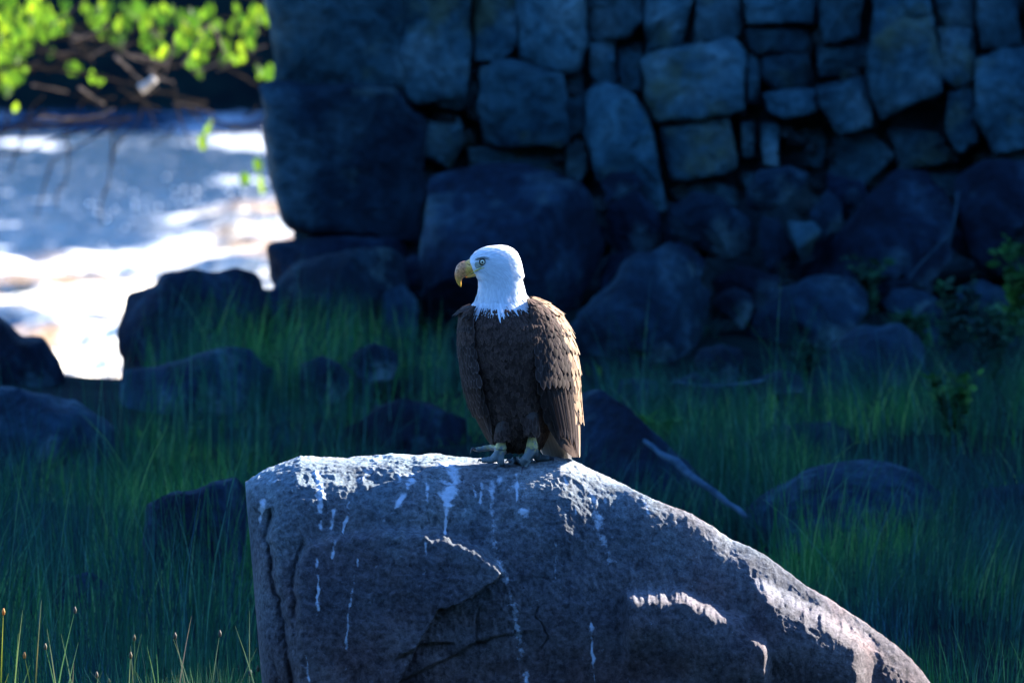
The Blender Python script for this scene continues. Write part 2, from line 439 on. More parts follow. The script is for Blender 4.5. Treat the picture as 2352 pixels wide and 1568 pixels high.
# small chinking stones behind the joints, and courses beyond the frame
chink = []
rs = random.Random(5)
for i in range(250):
    cx = rs.uniform(700, 2400); cy = rs.uniform(-10, 480)
    r = rs.uniform(14, 34)
    sh = [(cx + r * rs.uniform(0.75, 1.2) * math.cos(a) * 1.2, cy + r * rs.uniform(0.75, 1.2) * math.sin(a)) for a in np.linspace(0, 2 * math.pi, 8, endpoint=False)]
    V, F = stone_shape(sh, WALL_Y + 0.22 + rs.uniform(-0.06, 0.06), 0.12, 0.40, 0.03, 400 + i, 10, 6, 1)
    part('stone', quads_mesh('stone', V, F, M_chink), wall)
def course_region(x0, x1, z0, z1, seed, hmin=0.16, hmax=0.34):
    out = []; rr = random.Random(seed); z = z0
    while z < z1:
        h = rr.uniform(hmin, hmax); x = x0
        while x < x1:
            w = h * rr.uniform(0.8, 2.0)
            px0, py0 = proj(x, WALL_Y, z); px1, py1 = proj(x + w, WALL_Y, z + h)
            j = lambda: rr.uniform(-5, 5)
            g_ = 5
            sh = [(px0 + g_ + j(), py0 - g_ + j()), ((px0 + px1) / 2, py0 - g_ + j()), (px1 - g_ + j(), py0 - g_ + j()), (px1 - g_, (py0 + py1) / 2),
                  (px1 - g_ + j(), py1 + g_ + j()), ((px0 + px1) / 2, py1 + g_ + j()), (px0 + g_ + j(), py1 + g_ + j()), (px0 + g_, (py0 + py1) / 2)]
            out.append(stone_shape(sh, WALL_Y + 0.16 + 0.02 * z, 0.25, 0.36, 0.02, rr.randrange(9999), 14, 7, 1))
            x += w
        z += h
    return out
top_z = P(1176, -60, WALL_Y).z; rx = P(2400, 0, WALL_Y).x
V, F = join(course_region(-0.95, rx + 2.5, top_z + 0.08, top_z + 1.9, 3) + course_region(rx + 0.02, rx + 2.5, -0.6, top_z + 0.02, 4))
o = part('upper_stones', quads_mesh('upper_stones', V, F, M_wall), wall, 'stuff')

def boulder(poly, label, y=None, depth=0.5, box=0.62, amp=0.03, m=None, planes=24, group=None, seed=None):
    py = max(a[1] for a in poly); px = sum(a[0] for a in poly) / len(poly)
    if y is None: y = ground_y(px, py - 14) + depth * 0.6
    V, F = stone_shape(poly, y, depth, box * .72, amp, seed if seed is not None else int(px) * 3 + int(py), 72, 32, planes, .62, 6)
    return thing_mesh('boulder', V, F, m or M_boulder, label, 'boulder', group)
G1 = 'boulders fallen along the foot of the wall'; G2 = 'boulders lying in the grassy bank'
B2M = M_boulder2
boulder([(276,690),(300,682),(350,672),(378,642),(430,634),(490,640),(545,626),(592,640),(614,700),(604,770),(575,830),(480,866),(380,880),(280,872),(272,780)],
        'big flat topped boulder standing against the bright rapids, left of the wall', 11.6, 0.55, 0.4, 0.015, group=G2)
boulder([(-60,700),(0,748),(42,792),(100,790),(128,832),(150,880),(120,960),(-60,980)],
        'dark sloping boulder cut by the left photo edge, in front of the white water', 10.8, 0.6, 0.5, 0.02, group=G2)
boulder([(272,870),(380,850),(500,812),(590,806),(640,860),(636,920),(560,965),(420,985),(290,980)],
        'long low boulder just below the flat topped boulder by the rapids', 9.9, 0.6, 0.6, 0.03, B2M, group=G2)
boulder([(-60,908),(20,905),(110,930),(180,960),(252,1010),(262,1070),(230,1160),(100,1190),(-60,1200)],
        'layered pale boulder at the left edge above the tall grass', None, 0.8, 0.55, 0.05, B2M, group=G2)
boulder([(330,1190),(372,1158),(440,1150),(500,1118),(556,1106),(572,1150),(566,1300),(540,1440),(430,1450),(350,1440),(326,1300)],
        'very dark upright boulder in the reeds left of the eagle rock', None, 0.5, 0.5, 0.03, group=G2)
boulder([(40,1440),(110,1380),(150,1332),(205,1322),(250,1370),(290,1450),(300,1590),(60,1600)],
        'dark pointed boulder among the lowest reeds near the lower left corner', 3.8, 0.4, 0.6, 0.03, group=G2)
boulder([(640,660),(700,620),(790,592),(880,580),(920,600),(930,680),(900,780),(820,850),(700,880),(610,850),(604,740)],
        'broad pale boulder under the leaning left corner block of the wall', 12.2, 0.7, 0.55, 0.04, B2M, group=G1)
boulder([(616,574),(700,556),(820,548),(930,545),(945,590),(880,640),(760,650),(640,690),(612,650)],
        'flat dark slab wedged directly under the giant corner block', 13.6, 0.5, 0.4, 0.03, group=G1)
boulder([(985,425),(1030,404),(1100,396),(1240,402),(1330,428),(1372,500),(1392,600),(1350,700),(1290,800),(1150,900),(960,920),(932,800),(975,620)],
        'huge smooth dark boulder right behind the head of the eagle', 12.6, 0.8, 0.42, 0.02, group=G1)
boulder([(880,690),(930,640),(960,690),(945,830),(915,930),(870,900)],
        'narrow pale upright rock between two big boulders left of the eagle', 12.1, 0.3, 0.55, 0.03, B2M, group=G1)
boulder([(1320,760),(1380,690),(1460,610),(1540,572),(1600,600),(1640,680),(1620,780),(1550,860),(1440,900),(1340,890)],
        'rounded boulder just right of the eagle shoulders with pale hollow', 11.6, 0.6, 0.6, 0.05, B2M, group=G1)
boulder([(1830,640),(1900,600),(1950,530),(2010,440),(2070,398),(2140,420),(2190,500),(2180,600),(2120,690),(2000,720),(1850,740)],
        'large angular slab leaning up towards the right under the wall', 12.9, 0.7, 0.6, 0.05, group=G1)
boulder([(1716,800),(1730,740),(1790,676),(1880,640),(1970,652),(2010,700),(1960,780),(1900,850),(1740,870)],
        'smooth pale sloping boulder below the leaning angular slab', 11.8, 0.6, 0.6, 0.03, B2M, group=G1)
boulder([(2190,420),(2260,380),(2420,370),(2420,640),(2300,650),(2230,600),(2200,520)],
        'dark tall boulder at the right photo edge under the wall', 13.0, 0.6, 0.5, 0.03, group=G1)
boulder([(1846,900),(1870,850),(1930,800),(1980,764),(2060,752),(2110,790),(2130,850),(2080,920),(1960,960),(1860,960)],
        'pale rounded boulder ringed by green grass at the right', None, 0.6, 0.6, 0.03, B2M, group=G2)
boulder([(1700,1036),(1780,1000),(1850,984),(1915,978),(1960,1020),(1966,1070),(1900,1100),(1720,1110)],
        'small low boulder in the grass right of the eagle', None, 0.45, 0.6, 0.05, B2M, group=G2)
boulder([(1700,1200),(1760,1140),(1850,1100),(1990,1082),(2100,1100),(2180,1160),(2200,1260),(2000,1330),(1740,1320)],
        'wide domed mound of rock half hidden by reeds at the lower right', None, 0.8, 0.65, 0.02, B2M, group=G2)
boulder([(1300,920),(1380,915),(1450,960),(1560,1060),(1690,1172),(1690,1300),(1400,1320),(1280,1200)],
        'dark slab sloping down to the right close behind the eagle rock', 6.8, 0.7, 0.45, 0.02, group=G2)
boulder([(770,1000),(850,960),(930,925),(1000,940),(1075,975),(1090,1060),(940,1080),(790,1070)],
        'dark low boulder in the grass just left of the eagle legs', None, 0.4, 0.6, 0.04, group=G2)
boulder([(2196,1190),(2260,1140),(2420,1110),(2420,1300),(2210,1300)],
        'faint boulder sunk in reeds at the lower right photo edge', None, 0.6, 0.6, 0.03, B2M, group=G2)
boulder([(600,690),(640,660),(660,760),(650,830),(606,820)], 'small dark rock squeezed beside the flat topped boulder', 11.9, 0.3, 0.5, 0.03, group=G1)
rub = [
 ([(1528,560),(1540,480),(1590,448),(1660,456),(1730,510),(1740,560),(1680,590),(1600,560)], 'arched stone in the rubble under the square wall block', 13.4, 0.3, M_boulder2),
 ([(1500,590),(1560,560),(1620,600),(1600,640),(1530,640)], 'small bluish stone under the arched rubble stone', 13.0, 0.22, M_boulder),
 ([(1716,440),(1740,396),(1810,388),(1860,400),(1840,440),(1770,480),(1720,480)], 'pale wedge stone at the top of the rubble pile', 13.5, 0.25, M_boulder2),
 ([(1748,500),(1790,505),(1840,600),(1840,660),(1790,690),(1756,600)], 'long dark stone standing on end in the rubble', 13.2, 0.25, M_boulder2),
 ([(1810,512),(1870,510),(1884,530),(1860,580),(1840,590)], 'small pale triangular stone in the dark rubble gap', 13.0, 0.15, M_wall),
 ([(1860,490),(1900,440),(1930,470),(1920,530),(1880,560)], 'narrow blue stone beside the pale triangular stone', 13.3, 0.2, M_boulder2),
 ([(1400,470),(1460,440),(1520,490),(1520,560),(1440,590),(1398,560)], 'dark blocky stone right of the huge smooth boulder', 13.5, 0.3, M_boulder),
 ([(1400,590),(1470,580),(1500,620),(1440,660),(1380,700),(1376,640)], 'small dark stone above the rounded boulder with pale hollow', 13.2, 0.3, M_boulder),
 ([(1640,650),(1700,610),(1790,640),(1800,700),(1720,740),(1650,720)], 'mid sized dark stone left of the smooth sloping boulder', 12.9, 0.3, M_boulder),
 ([(1900,400),(1980,420),(2000,470),(1950,510),(1900,470)], 'round dark stone above the leaning angular slab', 13.7, 0.25, M_boulder),
]
for poly, lab, y, d, m in rub:
    boulder(poly, lab, y, d, 0.55, 0.03, m, 3, 'loose stones in the rubble pile below the wall')

fill = random.Random(77)
FILL = [(740,880,50,'dark broken stone in front of the broad pale boulder, near the grass edge'), (862,840,44,'dark stone between the broad pale boulder and the narrow upright rock'),
 (955,630,40,'dark stone wedged between the huge smooth boulder and the broad pale boulder'), (1440,700,36,'dark stone tucked behind the rounded boulder with pale hollow'),
 (1655,830,42,'dark stone filling the gap left of the smooth sloping boulder'), (1690,700,34,'dark stone just above the gap beside the smooth sloping boulder'),
 (1890,560,32,'small dark stone against the left foot of the leaning angular slab'), (1465,905,36,'low dark stone at the grassy foot of the rounded boulder with pale hollow'),
 (1600,905,38,'low dark stone behind the fallen pale branch'), (1795,900,46,'dark stone in grass under the smooth sloping boulder'),
 (2095,700,46,'dark stone under the right end of the leaning angular slab'), (2175,735,48,'broken dark stone below the bare hanging root'),
 (2255,700,48,'dark stone in the hollow left of the arching weed'), (2335,710,46,'dark stone at the right photo edge below the tall boulder'),
 (1362,560,38,'dark stone against the right side of the huge smooth boulder'), (1432,425,32,'small stone under the tall oval wall block'),
 (900,960,36,'small dark stone in grass left of the eagle wing'), (1640,560,32,'dark stone inside the hollow of the arched rubble stone'), (2232,560,40,'dark stone in the black hollow beside the bare root')]
for (cx, cy, r, lab) in FILL:
    sh = [(cx + r * fill.uniform(.8, 1.35) * math.cos(a) * 1.25, cy + r * fill.uniform(.7, 1.15) * math.sin(a)) for a in np.linspace(0, 2 * math.pi, 8, endpoint=False)]
    boulder(sh, lab, max(9.5, min(13.6, 13.6 - (cy - 560) / 90)), .24, .5, .04, fill.choice([M_boulder, M_boulder2]), 6, 'dark stones jammed between the big boulders', fill.randrange(999))

# ------------------------------------------------------------------ the eagle's rock
PXT = [560, 600, 640, 690, 740, 800, 860, 900, 950, 1000, 1080, 1130, 1190, 1240, 1285, 1310, 1345, 1400, 1450, 1500, 1545, 1590, 1640, 1680, 1720, 1760, 1800, 1850, 1900, 1950, 2000, 2050, 2090, 2120, 2150, 2200, 2260, 2340]
PYT = [1108, 1084, 1068, 1050, 1054, 1055, 1049, 1046, 1049, 1047, 1053, 1055, 1054, 1051, 1045, 1050, 1066, 1086, 1106, 1130, 1148, 1165, 1196, 1225, 1240, 1262, 1292, 1330, 1358, 1392, 1425, 1462, 1498, 1530, 1572, 1660, 1790, 1990]
def build_rock():
    nx, nt_ = 860, 470
    s = np.linspace(0, 1, nx)
    px = 563 + (2335 - 563) * s
    px[:20] = 563 + (px[20] - 563) * (np.linspace(0, 1, 21)[:20] ** 1.8)
    xw = (px - 1176) * S0
    T = np.array([P(a, b, 0).z for a, b in zip(px, interp(px, PXT, PYT))])
    zb = -2.35
    H = T - zb
    th = np.concatenate([np.linspace(0.03, 0.45, 60), np.linspace(0.455, 1.75, 340), np.linspace(1.76, 3.1, nt_ - 400)])
    u = np.clip((px - 563) / 120, 0, 1); Ls = (1 - (1 - u) ** 3.2) ** (1 / 3.2)
    ur = np.clip((2335 - px) / 200, 0, 1); Rs = (1 - (1 - ur) ** 3) ** (1 / 3)
    D = (0.60 - 0.12 * np.clip((px - 900) / 1300, 0, 1)) * np.clip(Ls, 0.001, 1) * np.clip(Rs, 0.001, 1)
    pe = 2.75 - 1.4 * sstep(1190, 1500, px)
    yoff = -D * ((1 - 0.72 ** 2.75) ** (1 / 2.75) - (1 - 0.72 ** pe) ** (1 / pe))
    TH = th[:, None]; c = np.cos(TH); sn = np.sin(TH)
    Yv = -D[None] * np.sign(c) * np.abs(c) ** (2 / pe[None]) * np.where(c < 0, 1.25, 1.0)
    Yv = Yv + yoff[None]
    Zv = zb + H[None] * np.abs(sn) ** (2 / pe[None])
    Xv = np.broadcast_to(xw[None], Yv.shape).copy()
    # left edge leans inward on the way down; the wall of the left facet
    low = np.clip((T[None] - Zv) / 0.8, 0, 1.6)
    Xv += (low * 0.068) * ((1 - s) ** 2.5)[None]
    Yv = Yv - 0.05 + 0.1 * sstep(0.5, 1.5, low)          # slight undercut low down
    p = np.stack([Xv.ravel(), Yv.ravel(), Zv.ravel()], 1)
    PXv, PYv = proj(p[:, 0], p[:, 1], p[:, 2])
    front = sstep(0.05, -0.15, p[:, 1])
    # outline kept: large forms pushed mainly towards / away from the camera
    # slow waves
    dy = -0.035 * fbm(p, 1.7, 3, 71) * front
    # ledges: line, height of tread (px), reach out (m), window
    def ledge(xs_, ys_, w, A, fade, x0, x1, soft=30):
        line = np.interp(PXv, xs_, ys_) + 5 * vn(np.stack([PXv / 22, PYv / 60, PXv * 0], 1), 81) + 3 * vn(np.stack([PXv / 8, PYv / 20, PXv * 0], 1), 82)
        d = PYv - line
        win = sstep(x0, x0 + soft, PXv) * (1 - sstep(x1 - soft, x1, PXv))
        return -A * sstep(0, w, d) * (1 - sstep(fade * 0.3, fade, d)) * win * front
    dy += ledge([1400, 1443, 1540, 1578, 1646, 1706, 1757, 1800], [1352, 1350, 1348, 1352, 1388, 1405, 1462, 1500], 36, 0.11, 240, 1425, 1775, 24)
    dy += ledge([1700, 1740, 1800, 1860, 1960, 2040], [1300, 1312, 1350, 1382, 1432, 1500], 55, 0.10, 260, 1715, 2010, 50)
    dy += ledge([600, 700, 850, 1000, 1180], [1092, 1088, 1096, 1090, 1086], 26, 0.03, 160, 600, 1130, 80)
    # the lens-shaped slab on the face
    top = np.interp(PXv, [640, 680, 719, 790, 863, 902, 990, 1078, 1137, 1156, 1170], [1400, 1296, 1232, 1220, 1208, 1200, 1214, 1236, 1282, 1306, 1312])
    bot = np.interp(PXv, [640, 700, 800, 900, 1005, 1016, 1059, 1098, 1156, 1170], [1700, 1700, 1680, 1600, 1400, 1394, 1384, 1354, 1316, 1312])
    n1 = 4 * vn(np.stack([PXv / 16, PYv / 16, PXv * 0], 1), 83)
    inside = sstep(-2, 22, PYv - top + n1) * (1 - sstep(-2, 5, PYv - bot + n1)) * sstep(672, 690, PXv + n1) * (1 - sstep(1150, 1158, PXv))
    dy += -0.10 * inside * front * (0.5 + 0.5 * sstep(650, 1050, PXv))
    # second slab lower centre, its edge runs down to the left
    b2 = np.interp(PXv, [880, 926, 1020, 1100, 1200], [1590, 1564, 1519, 1470, 1455])
    dy += 0.03 * sstep(-3, 6, PYv - b2) * sstep(880, 940, PXv) * (1 - sstep(1020, 1300, PXv)) * front
    b3 = np.interp(PXv, [900, 914, 965, 1031, 1060], [1515, 1507, 1488, 1480, 1478])
    dy += 0.022 * sstep(-3, 5, PYv - b3) * (1 - sstep(8, 60, PYv - b3)) * sstep(900, 925, PXv) * (1 - sstep(1020, 1060, PXv)) * front
    # left facets split by vertical cracks
    def crack(ln, w, depth, step=0.0):
        ln = np.array(ln, float); xx = np.interp(PYv, ln[:, 1], ln[:, 0]) + 4 * vn(np.stack([PYv / 18, PXv * 0, PXv * 0], 1), 84)
        win = sstep(ln[0, 1] - 10, ln[0, 1] + 30, PYv) * (1 - sstep(ln[-1, 1] - 20, ln[-1, 1] + 10, PYv))
        d = PXv - xx
        return (depth * np.exp(-(d / w) ** 2) + step * (1 - sstep(-4, 4, d)) * sstep(-90, -30, d)) * win * front
    dy += crack([(632,1165),(612,1230),(629,1331),(649,1410),(672,1566),(700,1800)], 9, 0.030, 0.055)
    dy += crack([(699,1240),(677,1300),(682,1429),(690,1500)], 6, 0.020, 0.02)
    dy += crack([(1245,1380),(1230,1420),(1262,1470),(1240,1500)], 3, 0.012)
    dy += crack([(1105,1390),(1092,1440),(1100,1500)], 3, 0.012)
    # meso and fine relief
    q = p * np.array([1, 1, 0.9])
    fine = 0.011 * fbm(q, 6, 3, 90) + 0.0062 * fbm(q, 22, 3, 91, ridge=True) + 0.0030 * fbm(q, 70, 2, 92) - 0.004 * np.clip(fbm(q, 40, 2, 93) - 0.55, 0, 1) * 4
    n_ = np.stack([np.zeros(len(p)), -np.abs(np.cos(th)).repeat(nx) , np.abs(np.sin(th)).repeat(nx)], 1)
    fine = fine * (1 - 0.45 * sstep(1250, 1450, PXv) * sstep(.35, .0, (np.interp(PXv, PXT, PYT) * 0 + PYv - np.interp(PXv, PXT, PYT)) / 400))
    upw = sstep(1.2, 1.5, th).repeat(nx)
    p = p + n_ * fine[:, None] * (1 - 0.5 * upw)[:, None]
    p[:, 1] += dy
    endf = np.minimum(Ls, Rs)[None].repeat(len(th), 0).ravel()
    me = quads_mesh('rock', p, grid_faces(len(th), nx)[:, ::-1])
    # droppings: stains with their own shape
    PXv, PYv = proj(p[:, 0], p[:, 1], p[:, 2])
    st = np.zeros(len(p))
    streaks = [
     ([(1033,1058),(1034,1110),(1028,1150),(1023,1172)], [24, 24, 14, 6], 1.0), ([(1023,1165),(1023,1226)], [5, 4], 1.0),
     ([(952,1070),(946,1100),(926,1140),(883,1196)], [11, 12, 9, 4], 0.9), ([(912,1075),(918,1110)], [8, 6], .6),
     ([(728,1080),(733,1110),(735,1178)], [14, 11, 7], 0.75), ([(737,1195),(738,1216)], [6, 4], .9),
     ([(801,1152),(796,1190),(789,1224)], [4, 5, 4], 1.0), ([(766,1170),(762,1215)], [5, 5], .7), ([(768,1240),(762,1282)], [6, 3], .8),
     ([(729,1285),(730,1402)], [3, 4], .8), ([(822,1285),(801,1410),(793,1495)], [4, 3, 3], .6),
     ([(981,1110),(981,1150)], [6, 4], .75), ([(1105,1110),(1105,1164)], [5, 3], .7), ([(1085,1110),(1092,1140)], [6, 4], .5),
     ([(1129,1100),(1131,1160),(1133,1253),(1160,1320),(1184,1417),(1199,1515),(1215,1590)], [10, 9, 9, 10, 9, 9, 9], .42),
     ([(1187,1085),(1187,1152)], [5, 4], .8), ([(1195,1170),(1212,1180)], [6, 5], .8), ([(1145,1100),(1150,1112)], [10, 8], .6),
     ([(1293,1072),(1297,1090),(1305,1114)], [6, 6, 4], .85), ([(1322,1168),(1326,1200)], [3, 3], .9),
     ([(1274,1195),(1277,1330)], [5, 4], .45), ([(1358,1430),(1362,1500),(1366,1570)], [5, 4, 3], .7),
     ([(1350,1110),(1367,1152),(1379,1222),(1406,1292)], [12, 12, 12, 12], .4),
     ([(604,1145),(597,1200)], [9, 4], .75), ([(1478,1140),(1490,1180)], [9, 6], .6), ([(1500,1142),(1501,1152)], [4, 4], .9),
     ([(700,1500),(712,1566)], [4, 3], .5), ([(980,1240),(975,1330)], [4, 4], .4), ([(870,1060),(820,1110)], [18, 14], .35), ([(1170,1095),(1240,1130)], [24, 20], .28),
    ]
    for ln, wd, inten in streaks:
        ln = np.array(ln, float); xx = np.interp(PYv, ln[:, 1], ln[:, 0]); ww = np.interp(PYv, ln[:, 1], wd) * 0.85 * (1 + .5 * vn(np.stack([PYv / 9, PXv * 0, PXv * 0 + ln[0, 0]], 1), 86)); xx = xx + 2.5 * vn(np.stack([PYv / 14, PXv * 0, PXv * 0 + ln[0, 0]], 1), 87)
        if ln[-1, 1] - ln[0, 1] < 16 or abs(ln[-1, 0] - ln[0, 0]) > (ln[-1, 1] - ln[0, 1]) * 1.6:
            c = ln.mean(0); d = np.hypot((PXv - c[0]) / (abs(ln[-1, 0] - ln[0, 0]) / 2 + ww), (PYv - c[1]) / (abs(ln[-1, 1] - ln[0, 1]) / 2 + ww))
            st = np.maximum(st, inten * np.exp(-(d ** 2)))
        else:
            win = sstep(ln[0, 1] - 6, ln[0, 1] + 4, PYv) * (1 - sstep(ln[-1, 1] - 6, ln[-1, 1] + 6, PYv))
            st = np.maximum(st, inten * win * np.exp(-((PXv - xx) / ww) ** 2))
    st *= sstep(0.15, 0.0, p[:, 1])
    sp = fbm(p, 26, 3, 95)
    st = np.clip(st * (0.9 + 0.9 * sp), 0, 1)
    spk = np.clip(fbm(p, 34, 2, 97) - 0.80, 0, 1) * 2.4 * np.clip(.5 + fbm(p, 4, 2, 99), 0, 1.4) * sstep(1330, 1080, PYv) * sstep(0.15, 0.0, p[:, 1])
    st = np.maximum(st, np.clip(spk, 0, 0.6))
    crown = np.exp(-np.clip(PYv - np.interp(PXv, PXT, PYT), 0, 900) / 34) * (0.75 + 0.35 * fbm(p, 5, 3, 98))  # sunlight painted in: colour lightened along the crest
    led = sum(np.exp(-((PYv - np.interp(PXv, a_, b_)) / 16) ** 2) * (PXv > a_[0]) * (PXv < a_[-1]) for a_, b_ in (([1440, 1540, 1578, 1646, 1706, 1760], [1365, 1362, 1368, 1404, 1420, 1478]), ([1735, 1800, 1860, 1960, 2020], [1335, 1372, 1404, 1455, 1500])))  # same painted sunlight along the ledge treads
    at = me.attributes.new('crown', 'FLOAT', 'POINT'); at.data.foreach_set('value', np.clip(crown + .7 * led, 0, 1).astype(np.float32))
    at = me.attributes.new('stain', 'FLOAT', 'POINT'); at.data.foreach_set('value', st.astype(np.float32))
    m, nt, b = mat('eagle_rock_stone')
    n1 = noise_node(nt, 2.3, 6, 0.6, dist=0.6)
    r1 = ramp(nt, n1.outputs['Fac'], [(0.28, (0.07, 0.07, 0.092)), (0.5, (0.135, 0.132, 0.155)), (0.7, (0.21, 0.21, 0.23))])
    n2 = noise_node(nt, 48, 7, 0.8)
    r2 = ramp(nt, n2.outputs['Fac'], [(0.36, (0.30, 0.31, 0.34)), (0.5, (0.88, 0.88, 0.88)), (0.68, (1.65, 1.62, 1.6))])
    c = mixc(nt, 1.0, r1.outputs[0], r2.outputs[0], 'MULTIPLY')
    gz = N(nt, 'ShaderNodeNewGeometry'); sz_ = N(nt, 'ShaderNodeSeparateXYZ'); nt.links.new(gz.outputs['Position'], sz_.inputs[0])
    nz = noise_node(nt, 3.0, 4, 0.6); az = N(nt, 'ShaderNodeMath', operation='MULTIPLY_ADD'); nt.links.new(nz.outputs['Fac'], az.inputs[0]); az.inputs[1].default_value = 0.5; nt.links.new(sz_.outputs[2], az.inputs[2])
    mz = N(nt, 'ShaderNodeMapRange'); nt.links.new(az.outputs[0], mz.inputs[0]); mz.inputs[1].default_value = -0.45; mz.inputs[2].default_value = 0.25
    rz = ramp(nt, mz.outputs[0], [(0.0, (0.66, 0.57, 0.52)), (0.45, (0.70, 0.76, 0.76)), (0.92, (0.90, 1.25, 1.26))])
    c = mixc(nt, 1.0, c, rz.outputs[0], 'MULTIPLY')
    # iron reddish patches
    n3 = noise_node(nt, 1.9, 5, 0.6); r3 = ramp(nt, n3.outputs['Fac'], [(0.45, (0, 0, 0)), (0.62, (1, 1, 1))])
    c = mixc(nt, r3.outputs[0], c, mixc(nt, 1.0, c, (1.2, 0.94, 0.88), 'MULTIPLY'))
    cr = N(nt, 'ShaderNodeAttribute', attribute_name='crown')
    c = mixc(nt, cr.outputs['Fac'], c, mixc(nt, 1.0, c, (2.3, 2.2, 2.1), 'MULTIPLY'))  # lightens crest and ledges to stand in for strong sun
    a = N(nt, 'ShaderNodeAttribute', attribute_name='stain')
    n4 = noise_node(nt, 75, 4, 0.75)
    mu = N(nt, 'ShaderNodeMath', operation='MULTIPLY_ADD'); nt.links.new(n4.outputs['Fac'], mu.inputs[0]); mu.inputs[1].default_value = 1.6
    nt.links.new(a.outputs['Fac'], mu.inputs[2])
    mu2 = N(nt, 'ShaderNodeMath', operation='MULTIPLY'); nt.links.new(mu.outputs[0], mu2.inputs[0]); mu2.inputs[1].default_value = 0.60
    r4 = ramp(nt, mu2.outputs[0], [(0.60, (0, 0, 0)), (0.98, (1, 1, 1))])
    c = mixc(nt, r4.outputs[0], c, (0.52, 0.60, 0.70))
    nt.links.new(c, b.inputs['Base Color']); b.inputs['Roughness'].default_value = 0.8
    b.inputs['Specular IOR Level'].default_value = 0.15
    bump(nt, b, n2.outputs['Fac'], 1.0, 0.014)
    me.materials.append(m)
    o = bpy.data.objects.new('boulder', me); COL.objects.link(o)
    tag(o, 'large grey sloping boulder with white droppings that the eagle stands on', 'boulder')
    bvh = BVHTree.FromObject(o, bpy.context.evaluated_depsgraph_get()) if False else None
    return p.reshape(len(th), nx, 3), px, th
ROCKP, ROCKPX, ROCKTH = build_rock()
ROCKBVH = None
def rock_point(px, py):
    """first point of the rock seen at a pixel"""
    global ROCKBVH
    if ROCKBVH is None:
        q = ROCKP[::2, ::2]; a, b_ = q.shape[:2]
        ROCKBVH = BVHTree.FromPolygons([tuple(v) for v in q.reshape(-1, 3)], [tuple(f) for f in grid_faces(a, b_).tolist()])
    d = (P(px, py, 0) - CAM).normalized(); h = ROCKBVH.ray_cast(CAM, d)
    return h[0]
def rock_top(x, y):
    rock_point(1176, 1300)
    h = ROCKBVH.ray_cast(Vector((x, y, 3)), Vector((0, 0, -1))); return h[0].z if h[0] else 0
# ------------------------------------------------------------------ bald eagle
EY = -0.16                     # depth of the bird's axis: just in front of the crest of the rock
def E(px, py, dy=0.0):
    return P(px, py, EY + dy)
def feather_mesh(name, m, nl=5, curve=0.05, tip=1.0, fw=0.5, camber=0.5):
    """one contour feather: root at origin, +Y along it, Z outward, shaft ridge in the middle, rounded tip"""
    V, F, UV = [], [], []
    for i in range(nl + 1):
        t = i / nl
        w = fw * min(1, (t + 0.12) ** 0.45) * (max(0.0, 1 - t ** (3.2 * tip))) ** 0.5 if i < nl else 0.06
        for j, u in enumerate((-1, -0.45, 0, 0.45, 1)):
            z = camber * (0.045 * (1 - abs(u)) - 0.05 * u * u) + curve * math.sin(t * 2.4) - curve * 0.5 * t * t
            V.append((u * w, t, z)); UV.append((u * 0.5 + 0.5, t))
    F = grid_faces(nl + 1, 5)
    me = quads_mesh(name, V, F, m)
    uv = me.uv_layers.new(name='UVMap'); li = np.zeros(len(me.loops), np.int32); me.loops.foreach_get('vertex_index', li)
    uv.data.foreach_set('uv', np.array(UV, np.float32)[li].ravel())
    return me
